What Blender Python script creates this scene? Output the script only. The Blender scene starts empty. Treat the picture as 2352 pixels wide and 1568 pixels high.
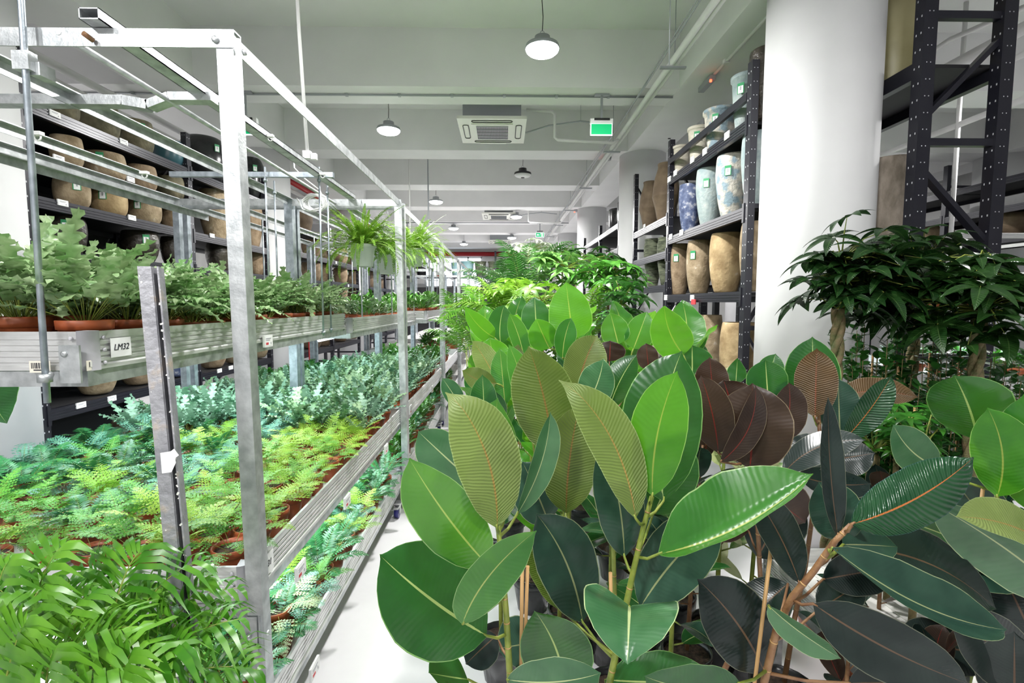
import bpy, math, random
from mathutils import Vector, Matrix
random.seed(7)
S = bpy.context.scene
C = S.collection
PI = math.pi

# ------------------------------------------------------------------ camera
F = 1150.0; CX = 1176.0; CY = 784.0; H = 1.65
PITCH = math.radians(4.42); YAW = math.radians(1.05)
cam_d = bpy.data.cameras.new('camera'); cam = bpy.data.objects.new('camera', cam_d); C.objects.link(cam)
cam_d.sensor_width = 36.0; cam_d.lens = F / 2352.0 * 36.0; cam_d.clip_start = 0.02; cam_d.clip_end = 100
cam.location = (0, 0, H); cam.rotation_euler = (PI/2 - PITCH, 0, -YAW)
S.camera = cam
cam_d.dof.use_dof = False
RM = cam.rotation_euler.to_matrix()
def ray(px, py): return RM @ Vector(((px-CX)/F, -(py-CY)/F, -1.0))
def at(px, py, Y):
    d = ray(px, py); return Vector((0, 0, H)) + d*(Y/d.y)
def atx(px, py, X):
    d = ray(px, py); return Vector((0, 0, H)) + d*(X/d.x)
def atz(px, py, Z):
    d = ray(px, py); return Vector((0, 0, H)) + d*((Z-H)/d.z)
def proj(p):
    q = RM.transposed() @ (Vector(p)-Vector((0, 0, H)))
    if q.z > -.02: return (-9999, -9999)
    return (CX + F*q.x/-q.z, CY - F*q.y/-q.z)

# ------------------------------------------------------------------ world, exposure, lamps
w = bpy.data.worlds.new('world'); S.world = w; w.use_nodes = True
w.node_tree.nodes['Background'].inputs[0].default_value = (0.90, 0.94, 1.0, 1)
w.node_tree.nodes['Background'].inputs[1].default_value = 0.25
S.view_settings.view_transform = 'Standard'; S.view_settings.look = 'None'
S.view_settings.exposure = 0.62; S.view_settings.gamma = 1.0
S.view_settings.use_curve_mapping = False
LAMP_Z = H + 2.17
LAMPS = [(.34, 1.0, 1), (.34, 4.45, 1), (.34, 8.65, 0), (.34, 12.8, 1), (.30, 16.9, 1),
         (-1.43, 2.2, 1), (-1.43, 6.5, 1), (-1.43, 10.96, 1), (-1.43, 14.8, 1), (-1.43, 18.7, 1),
         (.34, -2.6, 1), (-1.43, -1.8, 1), (5.2, 4.45, 1), (5.2, 10.0, 1), (5.2, 15.0, 1), (-5.3, 6.5, 1)]
def area(name, loc, size, power, col=(1, 1, 1), rot=(0, 0, 0), sy=None, spread=PI, parent=None, shape=None):
    l = bpy.data.lights.new(name, 'AREA'); l.energy = power; l.color = col; l.size = size; l.spread = spread
    l.shape = shape or ('RECTANGLE' if sy else 'DISK')
    if sy: l.size_y = sy
    o = bpy.data.objects.new(name, l); C.objects.link(o); o.location = loc; o.rotation_euler = rot
    if parent: o.parent = parent
    return o
for i, (x, y, on) in enumerate(LAMPS):
    if on: area('pendant_light_beam', (x, y, LAMP_Z-.075), .24, ((100 if x < 3 else 60) if y > 4 else (28 if x < 0 else 46)), (1, .99, .97))
# two track spotlights behind the photographer that light the near plants
for (x, y, z, tx, ty, tz, e) in ((-1.6, -1.6, 3.7, .9, 1.6, 1.2, 165), (-2.4, -1.2, 3.6, -1.0, 2.2, 1.6, 95), (.5, -.6, 3.8, 2.1, 3.4, 1.1, 50)):
    l = bpy.data.lights.new('track_spotlight', 'SPOT'); l.energy = e; l.spot_size = 1.35 if x > -2 else .8; l.spot_blend = .6; l.shadow_soft_size = .09
    o = bpy.data.objects.new('track_spotlight', l); C.objects.link(o); o.location = (x, y, z)
    o.rotation_euler = (Vector((tx, ty, tz))-Vector((x, y, z))).to_track_quat('-Z', 'Y').to_euler()

# ------------------------------------------------------------------ materials
MATS = {}
def nodes(name):
    m = bpy.data.materials.new(name); m.use_nodes = True; nt = m.node_tree
    return m, nt, nt.nodes['Principled BSDF']
def N(nt, t, **k):
    n = nt.nodes.new(t)
    for a, b in k.items(): setattr(n, a, b)
    return n
def noise_mat(name, c1, c2, scale=8, rough=.5, metal=0, bump=.1, detail=7, lo=.35, hi=.65, c3=None, stretch=(1, 1, 1), bscale=None, spec=.5, trans=0):
    m, nt, p = nodes(name); L = nt.links
    tc = N(nt, 'ShaderNodeTexCoord'); mp = N(nt, 'ShaderNodeMapping'); mp.inputs['Scale'].default_value = stretch
    oi = N(nt, 'ShaderNodeObjectInfo'); add = N(nt, 'ShaderNodeVectorMath'); add.operation = 'ADD'
    mul = N(nt, 'ShaderNodeMath'); mul.operation = 'MULTIPLY'; mul.inputs[1].default_value = 37.0
    L.new(oi.outputs['Random'], mul.inputs[0]); L.new(tc.outputs['Object'], add.inputs[0]); L.new(mul.outputs[0], add.inputs[1])
    L.new(add.outputs[0], mp.inputs['Vector'])
    nz = N(nt, 'ShaderNodeTexNoise'); nz.inputs['Scale'].default_value = scale; nz.inputs['Detail'].default_value = detail
    L.new(mp.outputs[0], nz.inputs['Vector'])
    cr = N(nt, 'ShaderNodeValToRGB'); cr.color_ramp.elements[0].position = lo; cr.color_ramp.elements[1].position = hi
    cr.color_ramp.elements[0].color = (*c1, 1); cr.color_ramp.elements[1].color = (*c2, 1)
    if c3:
        e = cr.color_ramp.elements.new(min(.98, hi+.12)); e.color = (*c3, 1)
    L.new(nz.outputs['Fac'], cr.inputs[0]); L.new(cr.outputs[0], p.inputs['Base Color'])
    p.inputs['Roughness'].default_value = rough; p.inputs['Metallic'].default_value = metal
    p.inputs['Specular IOR Level'].default_value = spec
    if trans: p.inputs['Transmission Weight'].default_value = trans
    if bump:
        n2 = N(nt, 'ShaderNodeTexNoise'); n2.inputs['Scale'].default_value = bscale or scale*4; n2.inputs['Detail'].default_value = 5
        L.new(mp.outputs[0], n2.inputs['Vector'])
        b = N(nt, 'ShaderNodeBump'); b.inputs['Strength'].default_value = bump; b.inputs['Distance'].default_value = .012
        L.new(n2.outputs['Fac'], b.inputs['Height']); L.new(b.outputs[0], p.inputs['Normal'])
    MATS[name] = m; return m
def plain(name, c, rough=.5, metal=0, spec=.5, emit=0, ec=None):
    m, nt, p = nodes(name)
    p.inputs['Base Color'].default_value = (*c, 1); p.inputs['Roughness'].default_value = rough; p.inputs['Metallic'].default_value = metal
    p.inputs['Specular IOR Level'].default_value = spec
    if emit:
        p.inputs['Emission Color'].default_value = (*(ec or c), 1); p.inputs['Emission Strength'].default_value = emit
    MATS[name] = m; return m
def leaf_mat(name, c1, c2, rough=.35, trans=.3, tcol=None, rib=None, veins=0, scale=14, edge=None, back=None, bump=.13, ribw=.018, spec=.5):
    """blade: two-tone noise, optional midrib and side veins from the blade's own uv, some light passing through"""
    m, nt, p = nodes(name); L = nt.links
    tc = N(nt, 'ShaderNodeTexCoord')
    nz = N(nt, 'ShaderNodeTexNoise'); nz.inputs['Scale'].default_value = scale; nz.inputs['Detail'].default_value = 2
    L.new(tc.outputs['Object'], nz.inputs['Vector'])
    oi = N(nt, 'ShaderNodeObjectInfo')
    ad = N(nt, 'ShaderNodeMath'); ad.operation = 'MULTIPLY_ADD'; ad.inputs[1].default_value = .35; ad.inputs[2].default_value = -.17
    L.new(oi.outputs['Random'], ad.inputs[0])
    ad2 = N(nt, 'ShaderNodeMath'); ad2.operation = 'ADD'; L.new(nz.outputs['Fac'], ad2.inputs[0]); L.new(ad.outputs[0], ad2.inputs[1])
    cr = N(nt, 'ShaderNodeValToRGB'); cr.color_ramp.elements[0].position = .3; cr.color_ramp.elements[1].position = .7
    cr.color_ramp.elements[0].color = (*c1, 1); cr.color_ramp.elements[1].color = (*c2, 1)
    L.new(ad2.outputs[0], cr.inputs[0])
    col = cr.outputs[0]
    if back:
        g = N(nt, 'ShaderNodeNewGeometry'); mb = N(nt, 'ShaderNodeMix', data_type='RGBA'); L.new(g.outputs['Backfacing'], mb.inputs['Factor'])
        L.new(col, mb.inputs['A']); mb.inputs['B'].default_value = (*back, 1); col = mb.outputs['Result']
    if rib or veins:
        uv = N(nt, 'ShaderNodeUVMap'); sp = N(nt, 'ShaderNodeSeparateXYZ'); L.new(uv.outputs[0], sp.inputs[0])
        s = N(nt, 'ShaderNodeMath'); s.operation = 'SUBTRACT'; s.inputs[1].default_value = .5; L.new(sp.outputs[0], s.inputs[0])
        a = N(nt, 'ShaderNodeMath'); a.operation = 'ABSOLUTE'; L.new(s.outputs[0], a.inputs[0])
    if rib:
        th = N(nt, 'ShaderNodeMath'); th.operation = 'MULTIPLY_ADD'; th.inputs[1].default_value = -ribw*.85; th.inputs[2].default_value = ribw*1.15; L.new(sp.outputs[1], th.inputs[0])
        lt = N(nt, 'ShaderNodeMath'); lt.operation = 'LESS_THAN'; L.new(a.outputs[0], lt.inputs[0]); L.new(th.outputs[0], lt.inputs[1])
        mx = N(nt, 'ShaderNodeMix', data_type='RGBA'); L.new(lt.outputs[0], mx.inputs['Factor']); L.new(col, mx.inputs['A'])
        mx.inputs['B'].default_value = (*rib, 1); col = mx.outputs['Result']
    if edge:
        gt = N(nt, 'ShaderNodeMath'); gt.operation = 'GREATER_THAN'; gt.inputs[1].default_value = .487; L.new(a.outputs[0], gt.inputs[0])
        mx = N(nt, 'ShaderNodeMix', data_type='RGBA'); L.new(gt.outputs[0], mx.inputs['Factor']); L.new(col, mx.inputs['A'])
        mx.inputs['B'].default_value = (*edge, 1); col = mx.outputs['Result']
    if veins:
        ma = N(nt, 'ShaderNodeMath'); ma.operation = 'MULTIPLY_ADD'; ma.inputs[1].default_value = -.22; L.new(a.outputs[0], ma.inputs[0]); L.new(sp.outputs[1], ma.inputs[2])
        mm = N(nt, 'ShaderNodeMath'); mm.operation = 'MULTIPLY'; mm.inputs[1].default_value = veins*2*PI; L.new(ma.outputs[0], mm.inputs[0])
        n3 = N(nt, 'ShaderNodeTexNoise'); n3.inputs['Scale'].default_value = 14; L.new(tc.outputs['Object'], n3.inputs['Vector'])
        ph = N(nt, 'ShaderNodeMath'); ph.operation = 'MULTIPLY_ADD'; ph.inputs[1].default_value = 9.0; L.new(n3.outputs['Fac'], ph.inputs[0]); L.new(mm.outputs[0], ph.inputs[2])
        sn = N(nt, 'ShaderNodeMath'); sn.operation = 'SINE'; L.new(ph.outputs[0], sn.inputs[0])
        n4 = N(nt, 'ShaderNodeTexNoise'); n4.inputs['Scale'].default_value = 22; n4.inputs['Detail'].default_value = 3; L.new(tc.outputs['Object'], n4.inputs['Vector'])
        mv = N(nt, 'ShaderNodeMath'); mv.operation = 'MULTIPLY'; L.new(sn.outputs[0], mv.inputs[0]); L.new(n4.outputs['Fac'], mv.inputs[1])
        mv2 = N(nt, 'ShaderNodeMath'); mv2.operation = 'MULTIPLY_ADD'; mv2.inputs[1].default_value = 1.6; L.new(mv.outputs[0], mv2.inputs[0]); L.new(n4.outputs['Fac'], mv2.inputs[2])
        b = N(nt, 'ShaderNodeBump'); b.inputs['Strength'].default_value = bump; b.inputs['Distance'].default_value = .0018
        L.new(mv2.outputs[0], b.inputs['Height']); L.new(b.outputs[0], p.inputs['Normal'])
    L.new(col, p.inputs['Base Color']); p.inputs['Roughness'].default_value = rough; p.inputs['Specular IOR Level'].default_value = spec
    if trans:
        tr = N(nt, 'ShaderNodeBsdfTranslucent'); ms = N(nt, 'ShaderNodeMixShader'); ms.inputs[0].default_value = trans
        if tcol: tr.inputs[0].default_value = (*tcol, 1)
        else: L.new(col, tr.inputs[0])
        out = nt.nodes['Material Output']
        L.new(p.outputs[0], ms.inputs[1]); L.new(tr.outputs[0], ms.inputs[2]); L.new(ms.outputs[0], out.inputs[0])
    MATS[name] = m; return m

M = MATS
noise_mat('white_paint', (.70, .70, .69), (.75, .75, .74), 3, .75, bump=.03)
noise_mat('ceiling_paint', (.76, .76, .76), (.80, .80, .80), 2, .85, bump=.03)
noise_mat('column_paint', (.72, .72, .73), (.76, .76, .77), 3, .7, bump=.03)
noise_mat('floor_epoxy', (.72, .71, .73), (.80, .79, .81), 2.5, .28, bump=.01)
noise_mat('galvanised', (.40, .42, .43), (.62, .64, .65), 22, .42, .75, .08, 6)
noise_mat('galvanised_blue', (.30, .34, .38), (.48, .53, .58), 22, .4, .75, .08, 6)
noise_mat('worn_steel', (.18, .18, .20), (.30, .30, .32), 14, .5, .3, .3, 6, .3, .62, (.42, .34, .26))
noise_mat('aluminium', (.60, .60, .60), (.74, .74, .74), 10, .38, .55, .05, 5, stretch=(1, 1, 6))
noise_mat('corner_plastic', (.50, .49, .53), (.56, .55, .59), 6, .4)
noise_mat('tray_liner', (.62, .61, .58), (.80, .79, .76), 9, .6, bump=.2)
plain('dark_steel', (.018, .018, .026), .32, .2)
plain('board_dark', (.012, .012, .014), .6)
plain('hole', (.55, .55, .58), .5)
plain('black', (.012, .012, .014), .4)
plain('white_plastic', (.80, .80, .80), .4)
plain('cream_plastic', (.80, .80, .74), .4)
plain('grey_metal', (.36, .38, .40), .45, .3)
plain('paper', (.85, .85, .85), .6)
plain('barcode_paper', (.72, .68, .58), .6)
plain('ink', (.02, .02, .03), .6)
plain('grey_ink', (.35, .35, .38), .6)
plain('red_ink', (.55, .04, .05), .6)
plain('tag_green', (.02, .28, .10), .5)
plain('red_pipe', (.45, .01, .015), .4)
plain('wheel_blue', (.02, .02, .16), .4)
plain('chrome', (.7, .7, .72), .2, .9)
plain('lamp_on', (1, 1, 1), .5, emit=22)
plain('lamp_off', (.75, .75, .75), .4)
plain('tube_on', (.8, .95, 1), .5, emit=6)
plain('window_glow', (.8, .9, 1), .5, emit=1.6)
plain('sign_green', (.0, .35, .12), .5, emit=.5, ec=(0, .42, .14))
plain('sign_white', (.9, .95, .92), .5, emit=1.2)
plain('led_red', (1, .05, .02), .5, emit=6)
plain('cane', (.42, .25, .10), .6)
plain('teal_tie', (.0, .22, .16), .5)
noise_mat('soil', (.03, .018, .012), (.10, .06, .04), 60, .9, bump=.8)
noise_mat('terracotta', (.30, .065, .022), (.40, .10, .035), 12, .42, bump=.03)
noise_mat('white_pot', (.58, .62, .60), (.68, .72, .70), 10, .45, bump=.03)
noise_mat('twig', (.11, .09, .03), (.20, .15, .06), 30, .7, bump=.4)
noise_mat('green_stem', (.16, .22, .03), (.26, .30, .05), 30, .5, bump=.2)
noise_mat('brown_stem', (.16, .07, .03), (.26, .14, .06), 30, .5, bump=.2)
noise_mat('braid_bark', (.10, .12, .04), (.24, .17, .09), 25, .7, bump=.5)
# ceramics
noise_mat('pot_olive', (.07, .065, .035), (.19, .165, .10), 11, .75, bump=.35)
noise_mat('pot_sand', (.20, .145, .08), (.40, .31, .20), 10, .8, bump=.5, c3=(.68, .62, .52))
noise_mat('pot_ochre', (.28, .19, .09), (.50, .37, .20), 9, .8, bump=.4, c3=(.72, .66, .55))
noise_mat('pot_tan', (.19, .13, .075), (.34, .25, .16), 12, .8, bump=.4)
noise_mat('pot_blue', (.035, .05, .12), (.10, .13, .24), 16, .6, bump=.4, c3=(.5, .5, .55), hi=.55)
noise_mat('pot_paleblue', (.22, .29, .30), (.38, .43, .42), 11, .65, bump=.4, c3=(.6, .58, .52))
noise_mat('pot_patina', (.22, .30, .35), (.46, .43, .38), 13, .65, bump=.5, c3=(.66, .62, .55), lo=.42, hi=.52)
noise_mat('pot_moss', (.035, .045, .025), (.17, .19, .12), 9, .7, bump=.8, stretch=(1, 1, 5))
noise_mat('pot_cream', (.45, .41, .33), (.62, .58, .50), 8, .7, bump=.5, stretch=(1, 1, 4))
noise_mat('pot_black', (.010, .011, .012), (.022, .022, .024), 6, .22, bump=.03)
noise_mat('pot_darkbrown', (.02, .016, .012), (.06, .05, .04), 9, .3, bump=.6)
noise_mat('pot_teal', (.02, .07, .09), (.04, .12, .15), 5, .3, bump=.05)
noise_mat('pot_lightteal', (.20, .36, .38), (.26, .42, .44), 4, .5, bump=.05)
noise_mat('pot_yellow', (.30, .27, .12), (.42, .38, .20), 3, .4, bump=.1)
noise_mat('pot_stone', (.15, .125, .095), (.34, .29, .24), 12, .85, bump=.9, c3=(.6, .57, .52), stretch=(1, 1, .5))
noise_mat('pot_brown', (.11, .075, .045), (.19, .135, .085), 7, .75, bump=.3)
# foliage
leaf_mat('fern_lime', (.16, .36, .02), (.36, .56, .07), .45, .25)
leaf_mat('fern_green', (.05, .22, .02), (.15, .40, .05), .45, .22)
leaf_mat('fern_dark', (.010, .08, .025), (.04, .20, .06), .4, .18)
leaf_mat('fern_blue', (.04, .17, .11), (.15, .33, .24), .45, .15)
leaf_mat('fern_pale', (.35, .48, .22), (.55, .66, .40), .5, .3)
leaf_mat('lobed_green', (.13, .28, .08), (.42, .54, .30), .34, .2)
leaf_mat('lobed_sage', (.07, .18, .07), (.25, .38, .20), .4, .15)
leaf_mat('lobed_bluegreen', (.06, .17, .09), (.22, .36, .25), .4, .15)
leaf_mat('boston', (.10, .27, .012), (.28, .50, .05), .5, .35)
leaf_mat('palm_green', (.04, .17, .010), (.15, .36, .03), .3, .25)
leaf_mat('palm_dark', (.015, .08, .012), (.05, .18, .03), .33, .2)
leaf_mat('small_green', (.02, .12, .012), (.08, .27, .03), .3, .2)
leaf_mat('small_glossy', (.04, .17, .02), (.16, .36, .08), .25, .2)
leaf_mat('pachira', (.007, .032, .006), (.020, .065, .012), .32, .25, rib=(.09, .17, .05), veins=14, bump=.3, ribw=.03)
leaf_mat('ficus_small', (.012, .07, .012), (.035, .14, .022), .28, .2)
leaf_mat('white_leaf', (.5, .6, .42), (.7, .78, .6), .4, .2)
RIB = (.42, .50, .18)
leaf_mat('rub_green', (.007, .048, .014), (.015, .085, .022), .24, .18, rib=RIB, veins=26, edge=(.2, .36, .12), tcol=(.12, .4, .03), bump=0.09, spec=0.5)
leaf_mat('rub_bright', (.03, .16, .010), (.06, .24, .016), .25, .32, rib=(.30, .36, .06), veins=24, edge=(.3, .5, .12), tcol=(.22, .6, .03), bump=0.07, spec=0.5)
leaf_mat('rub_mid', (.02, .12, .018), (.038, .17, .028), .24, .25, rib=(.38, .42, .12), veins=26, edge=(.3, .45, .18), tcol=(.2, .5, .03), bump=0.08, spec=0.5)
leaf_mat('rub_under', (.13, .18, .045), (.19, .245, .075), .5, .25, rib=(.38, .20, .06), veins=40, edge=(.34, .42, .18), tcol=(.2, .35, .03), bump=.4)
leaf_mat('rub_olive', (.065, .10, .018), (.11, .15, .03), .45, .25, rib=(.25, .10, .03), veins=38, edge=(.25, .32, .10), tcol=(.14, .25, .02), bump=.3)
leaf_mat('rub_sage', (.035, .12, .045), (.07, .18, .075), .3, .12, rib=(.45, .52, .25), veins=22, edge=(.4, .5, .25), bump=0.06, spec=0.5)
leaf_mat('rub_teal', (.014, .042, .028), (.028, .07, .045), .26, .08, rib=(.22, .25, .12), veins=26, edge=(.22, .26, .14), bump=0.05, spec=0.4)
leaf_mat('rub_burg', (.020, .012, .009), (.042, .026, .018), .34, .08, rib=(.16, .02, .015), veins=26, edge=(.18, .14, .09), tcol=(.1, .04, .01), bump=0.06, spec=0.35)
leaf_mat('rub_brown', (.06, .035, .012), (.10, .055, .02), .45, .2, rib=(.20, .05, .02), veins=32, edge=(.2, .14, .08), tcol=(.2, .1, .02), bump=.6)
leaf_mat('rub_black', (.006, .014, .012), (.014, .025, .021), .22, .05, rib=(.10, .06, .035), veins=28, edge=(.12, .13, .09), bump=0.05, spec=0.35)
leaf_mat('rub_redrib', (.008, .045, .016), (.02, .075, .028), .14, .08, rib=(.38, .12, .03), veins=26, bump=.7, edge=(.02, .06, .05))
leaf_mat('rub_cream', (.55, .60, .25), (.75, .76, .48), .4, .25, rib=(.5, .6, .3), veins=16)
leaf_mat('rub_variegated', (.14, .27, .08), (.52, .58, .26), .4, .2, rib=(.4, .5, .2), veins=16, scale=30)

# ------------------------------------------------------------------ mesh builder
class MB:
    def __init__(s): s.v = []; s.f = []; s.uv = []; s.m = []; s.sm = []
    def face(s, idx, uv=None, mi=0, smooth=False):
        s.f.append(idx); s.uv.append(uv); s.m.append(mi); s.sm.append(smooth)
    def box(s, c, d, mi=0, R=None):
        n = len(s.v); c = Vector(c)
        for x in (-.5, .5):
            for y in (-.5, .5):
                for z in (-.5, .5):
                    q = Vector((x*d[0], y*d[1], z*d[2]))
                    s.v.append(c + (R @ q if R else q))
        for q in ((0, 1, 3, 2), (4, 6, 7, 5), (0, 4, 5, 1), (2, 3, 7, 6), (0, 2, 6, 4), (1, 5, 7, 3)): s.face([n+i for i in q], mi=mi)
        return s
    def bb(s, a, b, mi=0):
        a = Vector(a); b = Vector(b)
        return s.box((a+b)/2, [abs(b[i]-a[i]) for i in range(3)], mi)
    def bar(s, a, b, wd, h, mi=0, up=(0, 0, 1)):
        a = Vector(a); b = Vector(b); t = (b-a); L = t.length; t.normalize(); up = Vector(up)
        if abs(t.dot(up)) > .95: up = Vector((0, 1, 0))
        x = t.cross(up).normalized(); z = x.cross(t)
        R = Matrix((x, t, z)).transposed()
        return s.box((a+b)/2, (wd, L, h), mi, R)
    def tube(s, pts, r, n=8, mi=0, cap=True):
        pts = [Vector(p) for p in pts]; rr = r if isinstance(r, (list, tuple)) else [r]*len(pts)
        base = len(s.v); prev = None
        for i, p in enumerate(pts):
            t = (pts[min(i+1, len(pts)-1)]-pts[max(i-1, 0)]).normalized()
            if prev is None:
                u = t.cross(Vector((0, 0, 1)))
                if u.length < .1: u = t.cross(Vector((1, 0, 0)))
            else: u = prev - t*prev.dot(t)
            u.normalize(); prev = u; v = t.cross(u)
            for k in range(n):
                a = 2*PI*k/n; s.v.append(p + (u*math.cos(a)+v*math.sin(a))*rr[i])
        for i in range(len(pts)-1):
            for k in range(n):
                a = base+i*n+k; b = base+i*n+(k+1) % n
                s.face([a, b, b+n, a+n], mi=mi, smooth=True)
        if cap:
            s.face([base+k for k in range(n)][::-1], mi=mi); e = base+(len(pts)-1)*n; s.face([e+k for k in range(n)], mi=mi)
        return s
    def lathe(s, prof, n=24, c=(0, 0, 0), mi=0, cap0=True, cap1=False, sc=(1, 1), smooth=True, wob=0):
        base = len(s.v); c = Vector(c)
        for j, (r, z) in enumerate(prof):
            for k in range(n):
                a = 2*PI*k/n; q = 1+wob*math.sin(3*a+z*9)+wob*.6*math.sin(5*a+1)
                s.v.append(c+Vector((r*q*math.cos(a)*sc[0], r*q*math.sin(a)*sc[1], z)))
        for j in range(len(prof)-1):
            for k in range(n):
                a = base+j*n+k; b = base+j*n+(k+1) % n
                s.face([a, b, b+n, a+n], mi=mi, smooth=smooth)
        if cap0: s.face([base+k for k in range(n)][::-1], mi=mi)
        if cap1:
            e = base+(len(prof)-1)*n; s.face([e+k for k in range(n)], mi=mi)
        return s
    def grid(s, P, uv=None, mi=0, smooth=True):
        base = len(s.v); R = len(P); W = len(P[0])
        for row in P: s.v.extend(row)
        for i in range(R-1):
            for j in range(W-1):
                a = base+i*W+j; u = None
                if uv: u = [uv[i][j], uv[i][j+1], uv[i+1][j+1], uv[i+1][j]]
                s.face([a, a+1, a+W+1, a+W], u, mi, smooth)
        return s
    def build(s, name, mats, parent=None, origin=None):
        me = bpy.data.meshes.new(name)
        o3 = Vector(origin) if origin is not None else Vector((0, 0, 0))
        me.from_pydata([tuple(Vector(v)-o3) for v in s.v], [], s.f)
        if not isinstance(mats, (list, tuple)): mats = [mats]
        for m in mats: me.materials.append(M[m] if isinstance(m, str) else m)
        me.polygons.foreach_set('material_index', s.m); me.polygons.foreach_set('use_smooth', s.sm)
        if any(u for u in s.uv):
            l = me.uv_layers.new(name='UVMap'); fl = []
            for f, u in zip(s.f, s.uv):
                for k in range(len(f)): fl.extend(u[k] if u else (.25, .5))
            l.data.foreach_set('uv', fl)
        me.update()
        o = bpy.data.objects.new(name, me); C.objects.link(o)
        if parent: o.parent = parent
        return o
def thing(name, label, cat, loc=(0, 0, 0), rz=0, group=None):
    o = bpy.data.objects.new(name, None); C.objects.link(o); o.location = loc; o.rotation_euler = (0, 0, rz); o.empty_display_size = .05
    o['label'] = label; o['category'] = cat
    if group: o['group'] = group
    return o
def tag(o, label, cat, group=None):
    o['label'] = label; o['category'] = cat
    if group: o['group'] = group
    return o
def struct(o): o['kind'] = 'structure'; return o
def kids(o): return KIDS.get(o.name, [])
KIDS = {}
def reg(root, *ch): KIDS.setdefault(root.name, []).extend(ch)
def dup(root, loc, rz=0, sc=1, label=None, group=None, cat=None):
    r = root.copy(); C.objects.link(r); r.location = loc; r.rotation_euler = (0, 0, rz); r.scale = (sc, sc, sc)
    if label: r['label'] = label
    if group: r['group'] = group
    for ch in KIDS.get(root.name, []):
        c = ch.copy(); C.objects.link(c); c.parent = r
        for g in KIDS.get(ch.name, []):
            d = g.copy(); C.objects.link(d); d.parent = c
    return r
ORD = ['zeroth', 'first', 'second', 'third', 'fourth', 'fifth', 'sixth', 'seventh', 'eighth', 'ninth', 'tenth', 'eleventh', 'twelfth', 'thirteenth', 'fourteenth', 'fifteenth',
       'sixteenth', 'seventeenth', 'eighteenth', 'nineteenth', 'twentieth', 'twenty-first', 'twenty-second', 'twenty-third', 'twenty-fourth', 'twenty-fifth']
def text_mesh(name, txt, size, mat, M4, parent, thick=.0006):
    cu = bpy.data.curves.new(name, 'FONT'); cu.body = txt; cu.size = size; cu.extrude = thick; cu.shear = .25; cu.align_x = 'CENTER'; cu.align_y = 'CENTER'
    o = bpy.data.objects.new(name+'_curve', cu); C.objects.link(o)
    me = bpy.data.meshes.new_from_object(o.evaluated_get(bpy.context.evaluated_depsgraph_get()))
    bpy.data.objects.remove(o); me.materials.clear(); me.materials.append(M[mat]); me.name = name
    q = bpy.data.objects.new(name, me); C.objects.link(q); q.parent = parent; q.matrix_local = M4
    return q

# ------------------------------------------------------------------ the room
DB = 2.3; BZ = H+DB; SZ = BZ+.6; YB = 22.0; XL = -6.6; XR = 9.0; YF = -4.0
struct(MB().bb((XL, YF, -.1), (XR, YB, 0)).build('floor', 'floor_epoxy'))
struct(MB().bb((XL, YF, SZ), (XR, YB, SZ+.15)).build('ceiling', 'ceiling_paint'))
struct(MB().bb((XL-.2, YF, 0), (XL, YB, SZ)).build('wall_left', 'white_paint'))
struct(MB().bb((XR, YF, 0), (XR+.2, YB, SZ)).build('wall_right', 'white_paint'))
struct(MB().bb((XL, YB, 0), (XR, YB+.2, SZ)).build('wall_back', 'white_paint'))
struct(MB().bb((XL, YF-.2, 0), (XR, YF, SZ)).build('wall_front', 'white_paint'))
n = 0
y = 3.31-2.24*3
while y < YB-.6:
    n += 1; struct(MB().bb((XL, y, BZ), (XR, y+.48, SZ+.02)).build('ceiling_beam', 'ceiling_paint')); y += 2.24
for x in (-3.57, 2.2, 7.97):
    struct(MB().bb((x-.30, YF, BZ-.004), (x+.30, YB, SZ+.02)).build('ceiling_beam', 'ceiling_paint'))
for (xx, y0) in ((-3.69, -.93), (2.2, -.93), (7.97, -.93)):
    y = y0 if xx != 2.2 else 3.55
    while y < YB-1:
        m = MB().lathe([(.355, 0), (.355, BZ-.0)], 48, (xx, y, 0), cap1=True)
        if not (xx > 0 and y < 3): struct(m.build('column', 'column_paint'))
        y += 4.48
# far end: bright windows low down, red sprinkler pipe
for i, x in enumerate((-2.75, -1.5)):
    wroot = thing('window_%d' % (i+1), 'bright window in the far end wall', 'window', (x, YB-.02, 2.35)); struct(wroot)
    MB().bb((-.55, -.03, 0), (.55, .0, 1.25)).build('pane', 'window_glow', wroot)
    f = MB()
    for a in (-.58, 0, .58): f.box((a, -.04, .62), (.06, .05, 1.3))
    for z in (0, 1.25): f.box((0, -.04, z), (1.2, .05, .06))
    f.build('window_frame', 'white_plastic', wroot)
tag(MB().tube([(-5, YB-.1, 3.75), (5.5, YB-.1, 3.75)], .09).build('sprinkler_pipe', 'red_pipe'), 'red sprinkler pipe running along the far end wall', 'pipe')
tag(MB().tube([(-3.95, 8.2, 3.9), (-3.95, 11, 3.9), (-3.95, 18, 3.9)], .05).build('sprinkler_pipe', 'red_pipe'), 'red pipe running above the left pot shelves beyond the second column', 'pipe')
p = at(711, 800, 8.6); tag(MB().tube([(p.x, 8.6, 0), (p.x, 8.6, 1.6)], .018).build('riser_pipe', 'red_pipe'), 'thin red vertical pipe beside the second column on the left', 'pipe')

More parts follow.
